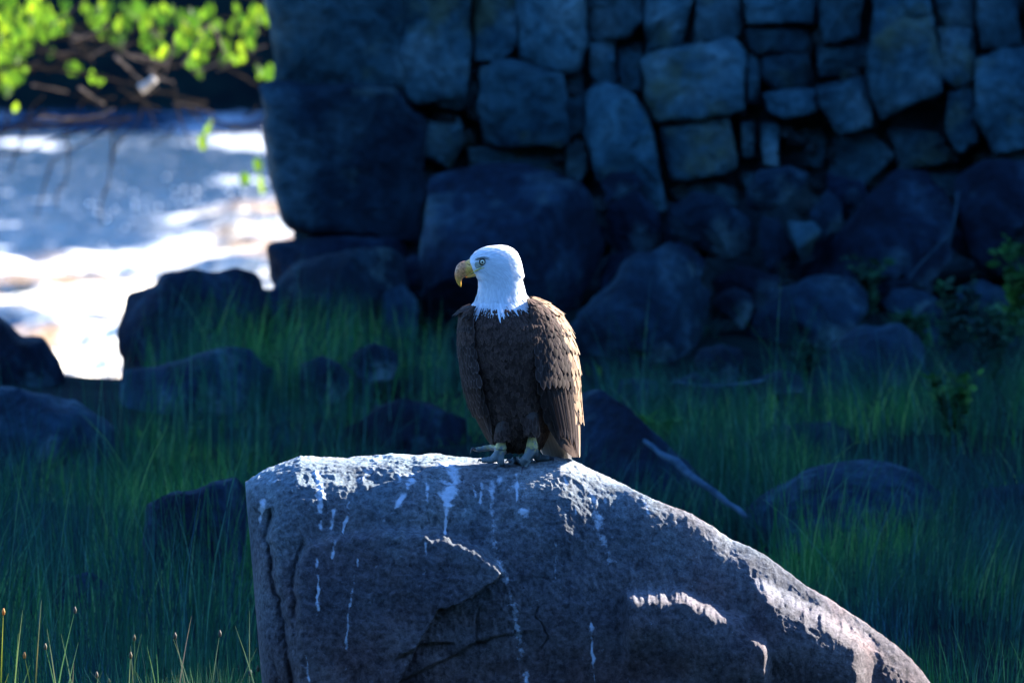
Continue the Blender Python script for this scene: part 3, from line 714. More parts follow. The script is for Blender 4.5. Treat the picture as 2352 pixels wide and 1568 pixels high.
def feather_material(name, base, edge, rnd_attr=False, vary=0.5, edge_amt=0.8):
    m, nt, b = mat(name)
    uv = N(nt, 'ShaderNodeUVMap'); sep = N(nt, 'ShaderNodeSeparateXYZ'); nt.links.new(uv.outputs[0], sep.inputs[0])
    s1 = N(nt, 'ShaderNodeMath', operation='SUBTRACT'); nt.links.new(sep.outputs[0], s1.inputs[0]); s1.inputs[1].default_value = 0.5
    ab = N(nt, 'ShaderNodeMath', operation='ABSOLUTE'); nt.links.new(s1.outputs[0], ab.inputs[0])
    m1 = N(nt, 'ShaderNodeMapRange'); nt.links.new(ab.outputs[0], m1.inputs[0]); m1.inputs[1].default_value = 0.36; m1.inputs[2].default_value = 0.5
    m2 = N(nt, 'ShaderNodeMapRange'); nt.links.new(sep.outputs[1], m2.inputs[0]); m2.inputs[1].default_value = 0.8; m2.inputs[2].default_value = 1.0
    mx = N(nt, 'ShaderNodeMath', operation='MAXIMUM'); nt.links.new(m1.outputs[0], mx.inputs[0]); nt.links.new(m2.outputs[0], mx.inputs[1])
    ml = N(nt, 'ShaderNodeMath', operation='MULTIPLY'); nt.links.new(mx.outputs[0], ml.inputs[0]); ml.inputs[1].default_value = edge_amt
    c = mixc(nt, ml.outputs[0], base, edge)
    hv = N(nt, 'ShaderNodeHueSaturation'); mr = N(nt, 'ShaderNodeMapRange')
    if rnd_attr: src = N(nt, 'ShaderNodeAttribute', attribute_name='rnd').outputs['Fac']
    else: src = N(nt, 'ShaderNodeObjectInfo').outputs['Random']
    nt.links.new(src, mr.inputs[0]); mr.inputs[3].default_value = 1 - vary; mr.inputs[4].default_value = 1 + vary
    nt.links.new(mr.outputs[0], hv.inputs['Value']); nt.links.new(c, hv.inputs['Color'])
    nt.links.new(hv.outputs[0], b.inputs['Base Color'])
    b.inputs['Roughness'].default_value = 0.75; b.inputs['Specular IOR Level'].default_value = 0.1
    w = N(nt, 'ShaderNodeTexWave'); w.inputs['Scale'].default_value = 9; mp = N(nt, 'ShaderNodeMapping'); mp.inputs['Scale'].default_value = (1, 1, 1)
    mp.inputs['Rotation'].default_value = (0, 0, 0.8); nt.links.new(uv.outputs[0], mp.inputs[0]); nt.links.new(mp.outputs[0], w.inputs[0])
    bump(nt, b, w.outputs['Fac'], 0.12 if rnd_attr else 0.3, 0.00003 if rnd_attr else 0.0002)
    tr = N(nt, 'ShaderNodeBsdfTranslucent'); nt.links.new(hv.outputs[0], tr.inputs[0])
    ms = N(nt, 'ShaderNodeMixShader'); ms.inputs[0].default_value = 0.2; nt.links.new(b.outputs[0], ms.inputs[1]); nt.links.new(tr.outputs[0], ms.inputs[2])
    nt.links.new(ms.outputs[0], nt.nodes['Material Output'].inputs['Surface'])
    return m
M_brown = feather_material('brown_feather', (0.030, 0.020, 0.018), (0.13, 0.095, 0.085), vary=0.4)  # kept dark as the shaded copy of the wing plumage
M_brownj = feather_material('brown_breast_feather', (0.052, 0.031, 0.026), (0.14, 0.085, 0.062), True, 0.5)
M_tanf = feather_material('sunlit_brown_feather', (0.25, 0.165, 0.105), (0.42, 0.31, 0.22), vary=0.4)  # sunlight painted in: paler copy for the sun-facing side of the wing
M_tanj = feather_material('sunlit_small_feather', (0.27, 0.18, 0.115), (0.38, 0.27, 0.19), True, 0.35)  # same painted sunlight for the small shoulder feathers
M_white = feather_material('white_feather', (0.72, 0.76, 0.80), (0.80, 0.82, 0.84), True, 0.10, 0.6)
M_tail = feather_material('pale_tail_feather', (0.42, 0.38, 0.35), (0.55, 0.5, 0.46), vary=0.15)
M_skin_b = noisy('brown_plumage', (0.03, 0.021, 0.018), (0.055, 0.038, 0.03), 60, 0.9)
def feathers_joined(name, plc, m, parent, tmpl):
    """plc: list of (pos, dir, normal, length, width, lift); joined since far past the number one could pick apart"""
    n = len(tmpl.vertices); tv = np.zeros(n * 3); tmpl.vertices.foreach_get('co', tv); tv = tv.reshape(-1, 3)
    tf = np.array([list(p.vertices) for p in tmpl.polygons])
    luv = np.zeros(len(tmpl.loops) * 2, np.float32); tmpl.uv_layers[0].data.foreach_get('uv', luv)
    pos = np.array([tuple(a[0]) for a in plc]); d = np.array([tuple(a[1]) for a in plc]); nn = np.array([tuple(a[2]) for a in plc])
    L = np.array([a[3] for a in plc]); W = np.array([a[4] for a in plc]); lift = np.array([a[5] for a in plc])
    nn /= np.linalg.norm(nn, axis=1)[:, None]; d = d - nn * (d * nn).sum(1)[:, None]; d /= np.linalg.norm(d, axis=1)[:, None]
    x = np.cross(d, nn); d2 = d + nn * lift[:, None]; d2 /= np.linalg.norm(d2, axis=1)[:, None]; n2 = np.cross(x, d2)
    V = pos[:, None] + x[:, None] * (tv[None, :, :1] * W[:, None, None]) + d2[:, None] * (tv[None, :, 1:2] * L[:, None, None]) + n2[:, None] * (tv[None, :, 2:] * W[:, None, None])
    F = tf[None] + (np.arange(len(plc)) * n)[:, None, None]
    me = quads_mesh(name, V.reshape(-1, 3), F.reshape(-1, 4), m)
    uv = me.uv_layers.new(name='UVMap'); uv.data.foreach_set('uv', np.tile(luv, len(plc)))
    at = me.attributes.new('rnd', 'FLOAT', 'POINT'); at.data.foreach_set('value', RNG.random(len(plc)).repeat(n).astype(np.float32))
    return part(name, me, parent, 'stuff')
def feather_objects(name, plc, tmpl, parent, keep_dir=False):
    for pos, d, nn, L, W, lift in plc:
        nn = Vector(nn).normalized(); d = Vector(d)
        if keep_dir: d = d.normalized(); nn = (nn - d * nn.dot(d)).normalized()
        else: d = (d - nn * d.dot(nn)).normalized()
        x = d.cross(nn)
        d2 = (d + nn * lift).normalized(); n2 = x.cross(d2)
        o = bpy.data.objects.new(name, tmpl); COL.objects.link(o); attach(o, parent)
        o.matrix_basis = Matrix(((x.x * W, d2.x * L, n2.x * W, pos[0]), (x.y * W, d2.y * L, n2.y * W, pos[1]), (x.z * W, d2.z * L, n2.z * W, pos[2]), (0, 0, 0, 1)))

eagle = root('bald_eagle', tuple(E(1200, 1052)), 'bald eagle with white head and yellow hooked beak perched on the rock', 'eagle')

# body: one continuous skin of rings from the belly up through neck and head
#        py,  cx,  half px, half depth m, dy
RINGS = [(1040, 1192, 8, .01, .02), (1033, 1192, 40, .045, .015), (1018, 1192, 58, .068, .01), (995, 1189, 70, .088, .005), (965, 1186, 82, .104, .0), (930, 1182, 92, .116, -.003),
         (890, 1178, 102, .125, -.005), (850, 1174, 108, .132, -.008), (810, 1172, 112, .137, -.008), (770, 1172, 113, .136, -.005), (740, 1171, 109, .128, 0),
         (718, 1168, 96, .112, .005), (702, 1160, 76, .094, .008), (690, 1155, 62, .080, .008), (675, 1152, 55, .070, .005), (658, 1151, 52, .062, .003),
         (642, 1149, 50.5, .056, .0), (628, 1146, 56, .054, 0), (614, 1140, 59.5, .053, 0), (602, 1137, 59.5, .052, 0), (590, 1137, 55.5, .049, 0),
         (580, 1138, 48.5, .043, 0), (572, 1140, 38, .034, 0), (566, 1142, 24, .022, 0), (563, 1143, 4, .004, 0)]
RA = np.array(RINGS, float)
def body_pt(t, a):
    """t: pixel height, a: angle (0 = +x, -pi/2 = towards the camera)"""
    cx, hp, hd, dy = (np.interp(-t, -RA[:, 0], RA[:, k]) for k in (1, 2, 3, 4))
    p = E(cx, t, dy)
    sy = math.sin(a); f = 1.0
    return Vector((p.x + hp * S0 * math.cos(a), p.y + hd * sy, p.z))
def body_nrm(t, a):
    e = 2.0; u = body_pt(t, a + 0.05) - body_pt(t, a - 0.05); v = body_pt(t - 3, a) - body_pt(t + 3, a)
    return u.cross(v).normalized(), -v.normalized()
rows = np.concatenate([np.linspace(1036, 700, 50), np.linspace(697, 563, 46)])
V = np.array([tuple(body_pt(t, 2 * math.pi * k / 48)) for t in rows for k in range(48)])
V += (0.002 * fbm(V, 30, 3, 120))[:, None]
F = grid_faces(len(rows), 48, True)
# feathered thighs grow out of the belly
th1 = tube([E(1166, 935, -.05), E(1160, 965, -.075), E(1156, 990, -.08), E(1153, 1006, -.078), E(1152, 1014, -.075)], [.02, .028, .030, .026, .014], 14)
th2 = tube([E(1214, 925, -.05), E(1218, 955, -.085), E(1220, 980, -.09), E(1222, 993, -.087), E(1222, 1001, -.086)], [.02, .030, .030, .024, .014], 14)
Vb, Fb = join([(V, F), th1, th2])
m, nt, b = mat('eagle_skin_plumage')
gz = N(nt, 'ShaderNodeNewGeometry'); sp = N(nt, 'ShaderNodeSeparateXYZ'); nt.links.new(gz.outputs['Position'], sp.inputs[0])
mr = N(nt, 'ShaderNodeMapRange'); nt.links.new(sp.outputs[2], mr.inputs[0]); zc = E(1150, 700).z
mr.inputs[1].default_value = zc - 0.004; mr.inputs[2].default_value = zc + 0.004
nn_ = noise_node(nt, 70, 4); rb = ramp(nt, nn_.outputs['Fac'], [(0.3, (0.025, 0.018, 0.015)), (0.7, (0.055, 0.037, 0.03))])
nt.links.new(mixc(nt, mr.outputs[0], rb.outputs[0], (0.7, 0.73, 0.77)), b.inputs['Base Color']); b.inputs['Roughness'].default_value = 0.9
body = part('body', quads_mesh('body', Vb, Fb, m), eagle)

# breast and belly feathers
T_small = feather_mesh('small_feather', M_brownj, 4, 0.06)
pl = []; rr = random.Random(3); t = 1026
while t > 704:
    hp = float(np.interp(-t, -RA[:, 0], RA[:, 2])); n = max(8, int(hp * 2 * math.pi / (6.5 if t < 790 else 9.0)))
    off = rr.random()
    for k in range(n):
        a = 2 * math.pi * (k + off + rr.uniform(-.25, .25)) / n
        tt = t + rr.uniform(-3, 3); p = body_pt(tt, a); nv, dv = body_nrm(tt, a)
        s = float(np.interp(t, [704, 760, 850], [.015, .019, .026]))
        pl.append((p + nv * 0.001, dv + Vector((rr.uniform(-.3, .3), 0, 0)), nv, s * rr.uniform(.8, 1.35), s * rr.uniform(.6, .9), rr.uniform(.0, .12)))
    t -= 4.2 if t < 790 else 6.0
for (pts, rad) in (((E(1166, 935, -.05), E(1160, 965, -.075), E(1156, 990, -.08), E(1153, 1003, -.080)), (.02, .028, .030, .027)),
                   ((E(1214, 925, -.05), E(1218, 955, -.085), E(1220, 980, -.09), E(1222, 992, -.088)), (.02, .030, .030, .025))):
    for i in range(260):
        q = rr.random() * 2.99; k = int(q); f = q - k; c = pts[k].lerp(pts[k + 1], f); r = rad[k] * (1 - f) + rad[k + 1] * f; a = rr.uniform(0, 2 * math.pi)
        nv = Vector((math.cos(a), math.sin(a), 0)); pl.append((c + nv * r, Vector((0, 0, -1)), nv, .022, .014, .12))
feathers_joined('breast_feathers', pl, M_brownj, body and eagle, T_small)

# head and neck: fine white hackles sweeping back and down
T_hack = feather_mesh('hackle', M_white, 3, 0.004, 0.6, 0.5, 0.1)
pl = []; t = 706.0
def head_dir(px, py, nv, dv):
    # on the skull the plumage runs back from the beak, lower down it falls
    w = max(0.0, min(1.0, (655 - py) / 60)); back = Vector((1, 0.25, -0.35))
    return dv * (1 - w) + back * w
while t > 565:
    hp = float(np.interp(-t, -RA[:, 0], RA[:, 2])); n = max(6, int(hp * 2 * math.pi / (5.0 if t > 650 else 4.2)))
    for k in range(n):
        a = 2 * math.pi * (k + rr.random()) / n; tt = t + rr.uniform(-2, 2)
        p = body_pt(tt, a); nv, dv = body_nrm(tt, a)
        px = 1176 + p.x / S0
        if px < 1098 and 595 < tt < 634 : 
            if tt < 580 or abs(p.y - EY) > .03: pass
            else: continue
        ln = (0.030 if t > 665 else 0.016 if t > 620 else 0.010) * rr.uniform(.8, 1.3)
        pl.append((p + nv * 0.0008, head_dir(px, tt, nv, dv), nv, ln, ln * (.22 if t > 665 else .36), rr.uniform(-.01, .035)))
    t -= 3.0
# long pointed lancets over the breast edge
for i in range(330):
    a = rr.uniform(0, 2 * math.pi); tt = rr.uniform(676, 703)
    fr = math.sin(a) < 0.2
    p = body_pt(tt, a); nv, dv = body_nrm(tt, a); px = 1176 + p.x / S0
    L = (0.024 + (0.024 if (1142 < px < 1182 and fr) else 0.008 if fr else 0.0) + (0.018 if px < 1110 else 0)) * rr.choice([.45, .6, .8, 1.0, 1.25, 1.45])
    pl.append((p + nv * 0.003, dv + Vector(((px - 1150) * -0.0015, 0, 0)), nv, L, L * .17, rr.uniform(.0, .05)))
feathers_joined('head_feathers', pl, M_white, eagle, T_hack)

# face: grey-yellow lores patch, heavy brow, beak with cere, gape line, eye
FY = -0.052
def face_strip(name, pts, rad, m, parent, n=10, sq=1.0):
    V, F = tube(smooth_pts(pts, 5), np.interp(np.linspace(0, 1, (len(pts) - 1) * 5 + 1), np.linspace(0, 1, len(rad)), rad), n)
    return part(name, quads_mesh(name, V, F, m), parent)
def surf(px, py, lift=0.0):
    """front surface of the head at a pixel"""
    cx, hp, hd, dy = (float(np.interp(-py, -RA[:, 0], RA[:, k])) for k in (1, 2, 3, 4))
    c = max(-.995, min(.995, (px - cx) / hp)); return E(px, py, dy - hd * math.sqrt(1 - c * c) - lift)
M_lore = noisy('lore_skin', (0.26, 0.28, 0.25), (0.46, 0.46, 0.34), 160, 0.6)
M_dark = plain('dark_brow_shadow_feathers', (0.10, 0.10, 0.09), 0.7)
lore = []
for i, px in enumerate(np.linspace(1081, 1110, 12)):
    for j, v in enumerate(np.linspace(0, 1, 7)):
        top = np.interp(px, [1076, 1095, 1112], [600, 596, 600]); bt = np.interp(px, [1076, 1095, 1112], [626, 618, 610])
        py = top + (bt - top) * v; e = 0.0030 * math.sin(math.pi * v) ** .5 * (1 - ((px - 1095) / 15.5) ** 2) ** .5 if 0 < v < 1 else -0.002
        q = surf(max(px, 1082), py, e); w = E(px, py, 0); lore.append((w.x, q.y, w.z))
part('lore', quads_mesh('lore', lore, grid_faces(12, 7), M_lore), eagle)
face_strip('brow', [surf(1091, 595, .001), surf(1098, 592, .003), surf(1108, 589.5, .004), surf(1116, 590, .003), surf(1124, 592.5, .001)], [.001, .0018, .002, .0016, .0008], plain('white_brow_ridge', (0.5, 0.52, 0.52), .8), eagle)
face_strip('brow_shadow', [surf(1090, 598, .0012), surf(1098, 595.5, .003), surf(1106, 593, .0036), surf(1115, 593.5, .003), surf(1124, 596.5, .0012)], [.0008, .0014, .0016, .0013, .0005], M_dark, eagle)
# beak
M_beak = None
def beak():
    m, nt, b = mat('beak_horn')
    gz = N(nt, 'ShaderNodeNewGeometry'); sp = N(nt, 'ShaderNodeSeparateXYZ'); nt.links.new(gz.outputs['Position'], sp.inputs[0])
    mr = N(nt, 'ShaderNodeMapRange'); nt.links.new(sp.outputs[0], mr.inputs[0]); mr.inputs[1].default_value = E(1067, 600).x; mr.inputs[2].default_value = E(1073, 600).x
    n = noise_node(nt, 130, 5, 0.7)
    rn = ramp(nt, n.outputs['Fac'], [(0.35, (0.36, 0.12, 0.04)), (0.6, (0.88, 0.34, 0.12))])
    rc = ramp(nt, n.outputs['Fac'], [(0.3, (0.62, 0.30, 0.05)), (0.6, (0.92, 0.48, 0.10))])
    c = mixc(nt, mr.outputs[0], rn.outputs[0], rc.outputs[0])
    mt = N(nt, 'ShaderNodeMapRange'); nt.links.new(sp.outputs[2], mt.inputs[0]); mt.inputs[1].default_value = E(1060, 655).z; mt.inputs[2].default_value = E(1060, 632).z
    c = mixc(nt, mt.outputs[0], (0.75, 0.42, 0.05), c)
    nt.links.new(c, b.inputs['Base Color']); b.inputs['Roughness'].default_value = 0.35
    bump(nt, b, n.outputs['Fac'], 0.3, 0.001)
    # rings across the beak: upper edge point, lower edge point, half width
    up = [(1098, 590), (1090, 590), (1080, 594), (1072, 598.5), (1064, 600), (1055, 604), (1048.5, 612), (1045, 623), (1044.5, 634), (1047, 644), (1051, 652), (1056, 657.5), (1058.5, 659)]
    lo = [(1100, 622), (1092, 625), (1083, 628), (1079, 630), (1076, 632.5), (1073, 634), (1069, 636), (1065, 638), (1062, 640), (1060, 644), (1059.5, 649), (1059.5, 654), (1059, 658.5)]
    hw = [.026, .026, .022, .019, .0165, .015, .0135, .0115, .0095, .007, .005, .003, .0008]
    V = []
    rs_ = lambda a_: [tuple(v)[:2] for v in smooth_pts([(*q, 0) for q in a_], 4)]
    hw = list(np.interp(np.linspace(0, 12, 49), np.arange(13), hw)); up = rs_(up); lo = rs_(lo)
    for (a, b2, w) in zip(up, lo, hw):
        A = E(*a); B = E(*b2); c_ = (A + B) / 2; h = (A - B) / 2
        for k in range(18):
            t = 2 * math.pi * k / 18; s = math.sin(t); cc = math.cos(t)
            V.append(tuple(c_ + h * cc + Vector((0, 1, 0)) * w * s * (1 - 0.25 * cc)))
    me = quads_mesh('beak', V, grid_faces(len(up), 18, True), m)
    bk = part('beak', me, eagle)
    # lower mandible tucked beneath, gape line running back under the eye
    V, F = tube([E(1108, 625, -.02), E(1097, 629, -.014), E(1087, 632, -.010), E(1077, 635, -.005), E(1070, 636.5, 0)], [.005, .0062, .006, .0042, .002], 12)
    part('lower_beak', quads_mesh('lower_beak', V, F, m), eagle)
    V, F = tube([E(1073, 634.5, -.0145), E(1082, 628, -.0225), E(1092, 622, -.0335), surf(1102, 617, .002), surf(1113, 615, .001)], [.0008, .0013, .0018, .0022, .001], 8)
    part('gape', quads_mesh('gape', V, F, plain('yellow_gape', (0.62, 0.50, 0.08), .5)), bk)
    V, F = tube([E(1073, 606, -.0165), E(1077, 607.5, -.018), E(1080, 610, -.0195)], [.0008, .0014, .0008], 6)
    part('nostril', quads_mesh('nostril', V, F, plain('nostril_dark', (0.06, 0.02, 0.01), .6)), bk)
beak()
def eye():
    c = surf(1108, 601.5, -.001)
    def ball(r, sc, off, m, nm, par):
        V = []
        for i in range(13):
            a = math.pi * i / 12
            for k in range(20):
                t = 2 * math.pi * k / 20
                V.append((c.x + r * math.sin(a) * math.cos(t), c.y + off - r * sc * math.cos(a), c.z + r * math.sin(a) * math.sin(t)))
        return part(nm, quads_mesh(nm, V, grid_faces(13, 20, True), m), par)
    rim = ball(.0130, .62, .0, plain('eye_rim_dark', (0.05, 0.05, 0.045), .6), 'eye', eagle)
    ball(.0094, .90, -.0012, plain('iris_pale_yellow', (0.80, 0.82, 0.60), .15, .6), 'iris', rim)
    ball(.0040, .5, -.0088, plain('pupil_black', (0.01, 0.01, 0.01), .1, .6), 'pupil', rim)
eye()

# wings: a curved shell each, with its coverts and flight feathers
def wing_shell(front, outer, back, dyf, dyo, dyb, t0, t1, side):
    fa, oa, ba = (np.array(a, float) for a in (front, outer, back))
    def pt(u, py):
        fx = np.interp(py, fa[:, 1], fa[:, 0]); ox = np.interp(py, oa[:, 1], oa[:, 0]); bx = np.interp(py, ba[:, 1], ba[:, 0])
        f = (py - t0) / (t1 - t0); f = min(max(f, 0), 1)
        A = E(fx, py, np.interp(f, [0, .5, 1], dyf)); O = E(ox, py, np.interp(f, [0, .5, 1], dyo)); B = E(bx, py, np.interp(f, [0, .5, 1], dyb))
        # quadratic Bezier whose middle reaches the outline
        if u < .5:
            C = Vector((A.x * .32 + O.x * .68, A.y * .82 + O.y * .18, A.z)); q = u * 2
            return A * (1 - q) ** 2 + C * 2 * q * (1 - q) + O * q * q
        C = Vector((O.x, B.y * .75 + O.y * .25, A.z)); q = u * 2 - 1
        return O * (1 - q) ** 2 + C * 2 * q * (1 - q) + B * q * q
    return pt
RF = [(1208,684),(1213,700),(1222,740),(1228,790),(1231,840),(1237,890),(1246,940),(1260,985),(1286,1025),(1318,1052)]
RO = [(1214,684),(1246,694),(1282,716),(1306,750),(1321,790),(1330,840),(1333,900),(1336,950),(1333,1000),(1328,1052)]
RO = [(b_, a_) for a_, b_ in []] or [(1216,684),(1250,695),(1282,716),(1306,750),(1321,790),(1330,840),(1333,900),(1336,950),(1333,1000),(1328,1052)]
RB = [(1205,684),(1230,696),(1255,716),(1275,750),(1288,790),(1296,840),(1300,900),(1306,950),(1312,1000),(1320,1052)]
rpt = wing_shell(RF, RO, RB, (-.085, -.15, -.05), (.02, .015, .05), (.10, .15, .10), 684, 1052, 1)
LF = [(1096,700),(1088,715),(1086,740),(1090,790),(1096,840),(1106,890),(1118,940),(1132,980),(1146,1010),(1152,1034)]
LO = [(1086,700),(1060,712),(1055,740),(1052,790),(1056,835),(1063,880),(1075,925),(1094,965),(1114,1004),(1136,1034)]
LB = [(1100,700),(1080,712),(1074,740),(1070,790),(1074,835),(1082,880),(1094,925),(1108,965),(1122,1004),(1140,1034)]
lpt = wing_shell(LF, LO, LB, (-.085, -.135, -.06), (-.01, -.005, -.02), (.10, .12, .05), 700, 1034, -1)
T_pale = feather_mesh('sunlit_covert_feather', M_tanf, 4, 0.02, camber=.25)
T_cov = feather_mesh('covert_feather', M_brown, 4, 0.03, camber=.4)
T_flp = feather_mesh('sunlit_flight_feather', M_tanf, 7, 0.02, 1.6, 0.5, .3)
T_fli = feather_mesh('flight_feather', M_brown, 7, 0.03, 1.6, 0.5)
def add_wing(pt, t0, t1, sgn, seed):
    ts = np.linspace(t0, t1, 40); us = np.linspace(0, 1, 26)
    V = np.array([tuple(pt(u, t)) for t in ts for u in us])
    F = grid_faces(40, 26)
    if sgn > 0: F = F[:, ::-1]
    me = quads_mesh('wing', V, F, M_skin_b)
    w = part('wing', me, eagle)
    rr = random.Random(seed); pl = []
    t = t1 - 110; row = 0
    def fr(u, tt):
        p = pt(u, tt); du = pt(min(u + .03, 1), tt) - pt(max(u - .03, 0), tt); dv = pt(u, tt + 4) - pt(u, tt - 4)
        n = du.cross(dv) * (-1 if sgn > 0 else 1) * (-1)
        n = n.normalized()
        c = pt(0.5, tt).lerp(pt(0, tt), .5); ctr = E(1180, tt, .01)
        if n.dot(p - ctr) < 0: n = -n
        return p, n, dv.normalized()
    while t > t0 + 4:
        width = (pt(.5, t) - pt(0, t)).length + (pt(1, t) - pt(.5, t)).length
        f = (t - t0) / (t1 - t0); L = (0.036 + 0.020 * f)
        n = max(4, int(width / (L * .42)))
        for k in range(n):
            u = (k + .5 + (0.25 if row % 2 else -.25)) / n
            u = min(max(u + rr.uniform(-.01, .01), .01), .97)
            p, nv, dv = fr(u, t + rr.uniform(-2, 2))
            pl.append((p + nv * .002, dv, nv, L * rr.uniform(.95, 1.25), L * rr.uniform(.58, .72), rr.uniform(.01, .08)))
        t -= L / S0 * .50; row += 1
    pl.sort(key=lambda q: q[0].z)
    pale = [q for q in pl[:285] if (sgn > 0 and q[0].y > EY - .045)]; rest = [q for q in pl[:285] if q not in pale]  # painted-sunlight copy chosen by position on the sunward wing
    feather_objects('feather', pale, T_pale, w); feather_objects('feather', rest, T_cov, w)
    # small shoulder feathers, far too many to pick apart
    sm = []; t = t0 + 74
    while t > t0 + 1:
        n = 26
        for k in range(n):
            u = min(.98, max(.01, (k + rr.random()) / n)); p, nv, dv = fr(u, t + rr.uniform(-2, 2))
            sm.append((p + nv * .0035, dv, nv, .024 * rr.uniform(.9, 1.2), .017 * rr.uniform(.9, 1.1), rr.uniform(.0, .09)))
        t -= 6
    front = [q for q in sm if q[0].y <= EY - .035 or sgn < 0]; bk = [q for q in sm if not (q[0].y <= EY - .035 or sgn < 0)]  # shoulder split into dark front and painted-sunlight back
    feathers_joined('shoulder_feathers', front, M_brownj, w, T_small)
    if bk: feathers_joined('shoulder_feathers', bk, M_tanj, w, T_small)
    # flight feathers, long and narrow, folded to the wing tip
    fl = []
    nfl = 19
    for k in range(nfl):
        u = .06 + .86 * k / (nfl - 1); ts0 = t1 - (180 - 40 * abs(u - .4)) ; ts0 += rr.uniform(-6, 6)
        te = t1 - (30 if u < .3 else (0 if .4 < u < .62 else 8)) * rr.random() - (70 * (0.4 - u) if u < .4 else 0)
        a, nv, dv = fr(u, ts0); b_ = pt(min(.97, u + .0), te)
        fl.append((a + nv * (.003 + .0012 * (k % 3)), b_ - a, nv, (b_ - a).length, .020, .006))
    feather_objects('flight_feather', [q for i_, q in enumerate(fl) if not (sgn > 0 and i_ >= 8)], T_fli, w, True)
    feather_objects('flight_feather', [q for i_, q in enumerate(fl) if sgn > 0 and i_ >= 8], T_flp, w, True)  # sunward flight feathers take the painted-sunlight copy
    return w
add_wing(rpt, 686, 1050, 1, 5)
add_wing(lpt, 703, 1034, -1, 6)
# ragged shoulder tuft lit by the sun
V, F = tube([E(1086, 708, .0), E(1072, 708.5, -.005), E(1058, 710, -.006)], [.006, .006, .001], 8)
V2, F2 = tube([E(1084, 713, .0), E(1072, 713, -.008), E(1062, 716, -.010)], [.006, .006, .001], 8)
Vj, Fj = join([(V, F), (V2, F2)]); part('shoulder_tuft', quads_mesh('shoulder_tuft', Vj, Fj, plain('tan_feather', (0.20, 0.14, 0.10), .8)), eagle)
# tail: pale fan hanging behind the crest
tl = part('tail', quads_mesh('tail', *tube([E(1235, 975, .06), E(1262, 1020, .10), E(1282, 1075, .15)], [.03, .04, .02], 12), M_tail), eagle)
pl = []
for k in range(7):
    a = E(1240 + k * 7, 985 + k * 2, .035 + .008 * k); b_ = E(1262 + k * 8, 1062, .06 + .008 * k)
    pl.append((a, b_ - a, Vector((-.1, -1, .1)), (b_ - a).length, .034, .02))
feather_objects('tail_feather', pl, T := feather_mesh('tail_feather', M_tail, 6, 0.02, 1.6, 0.5), tl, True)

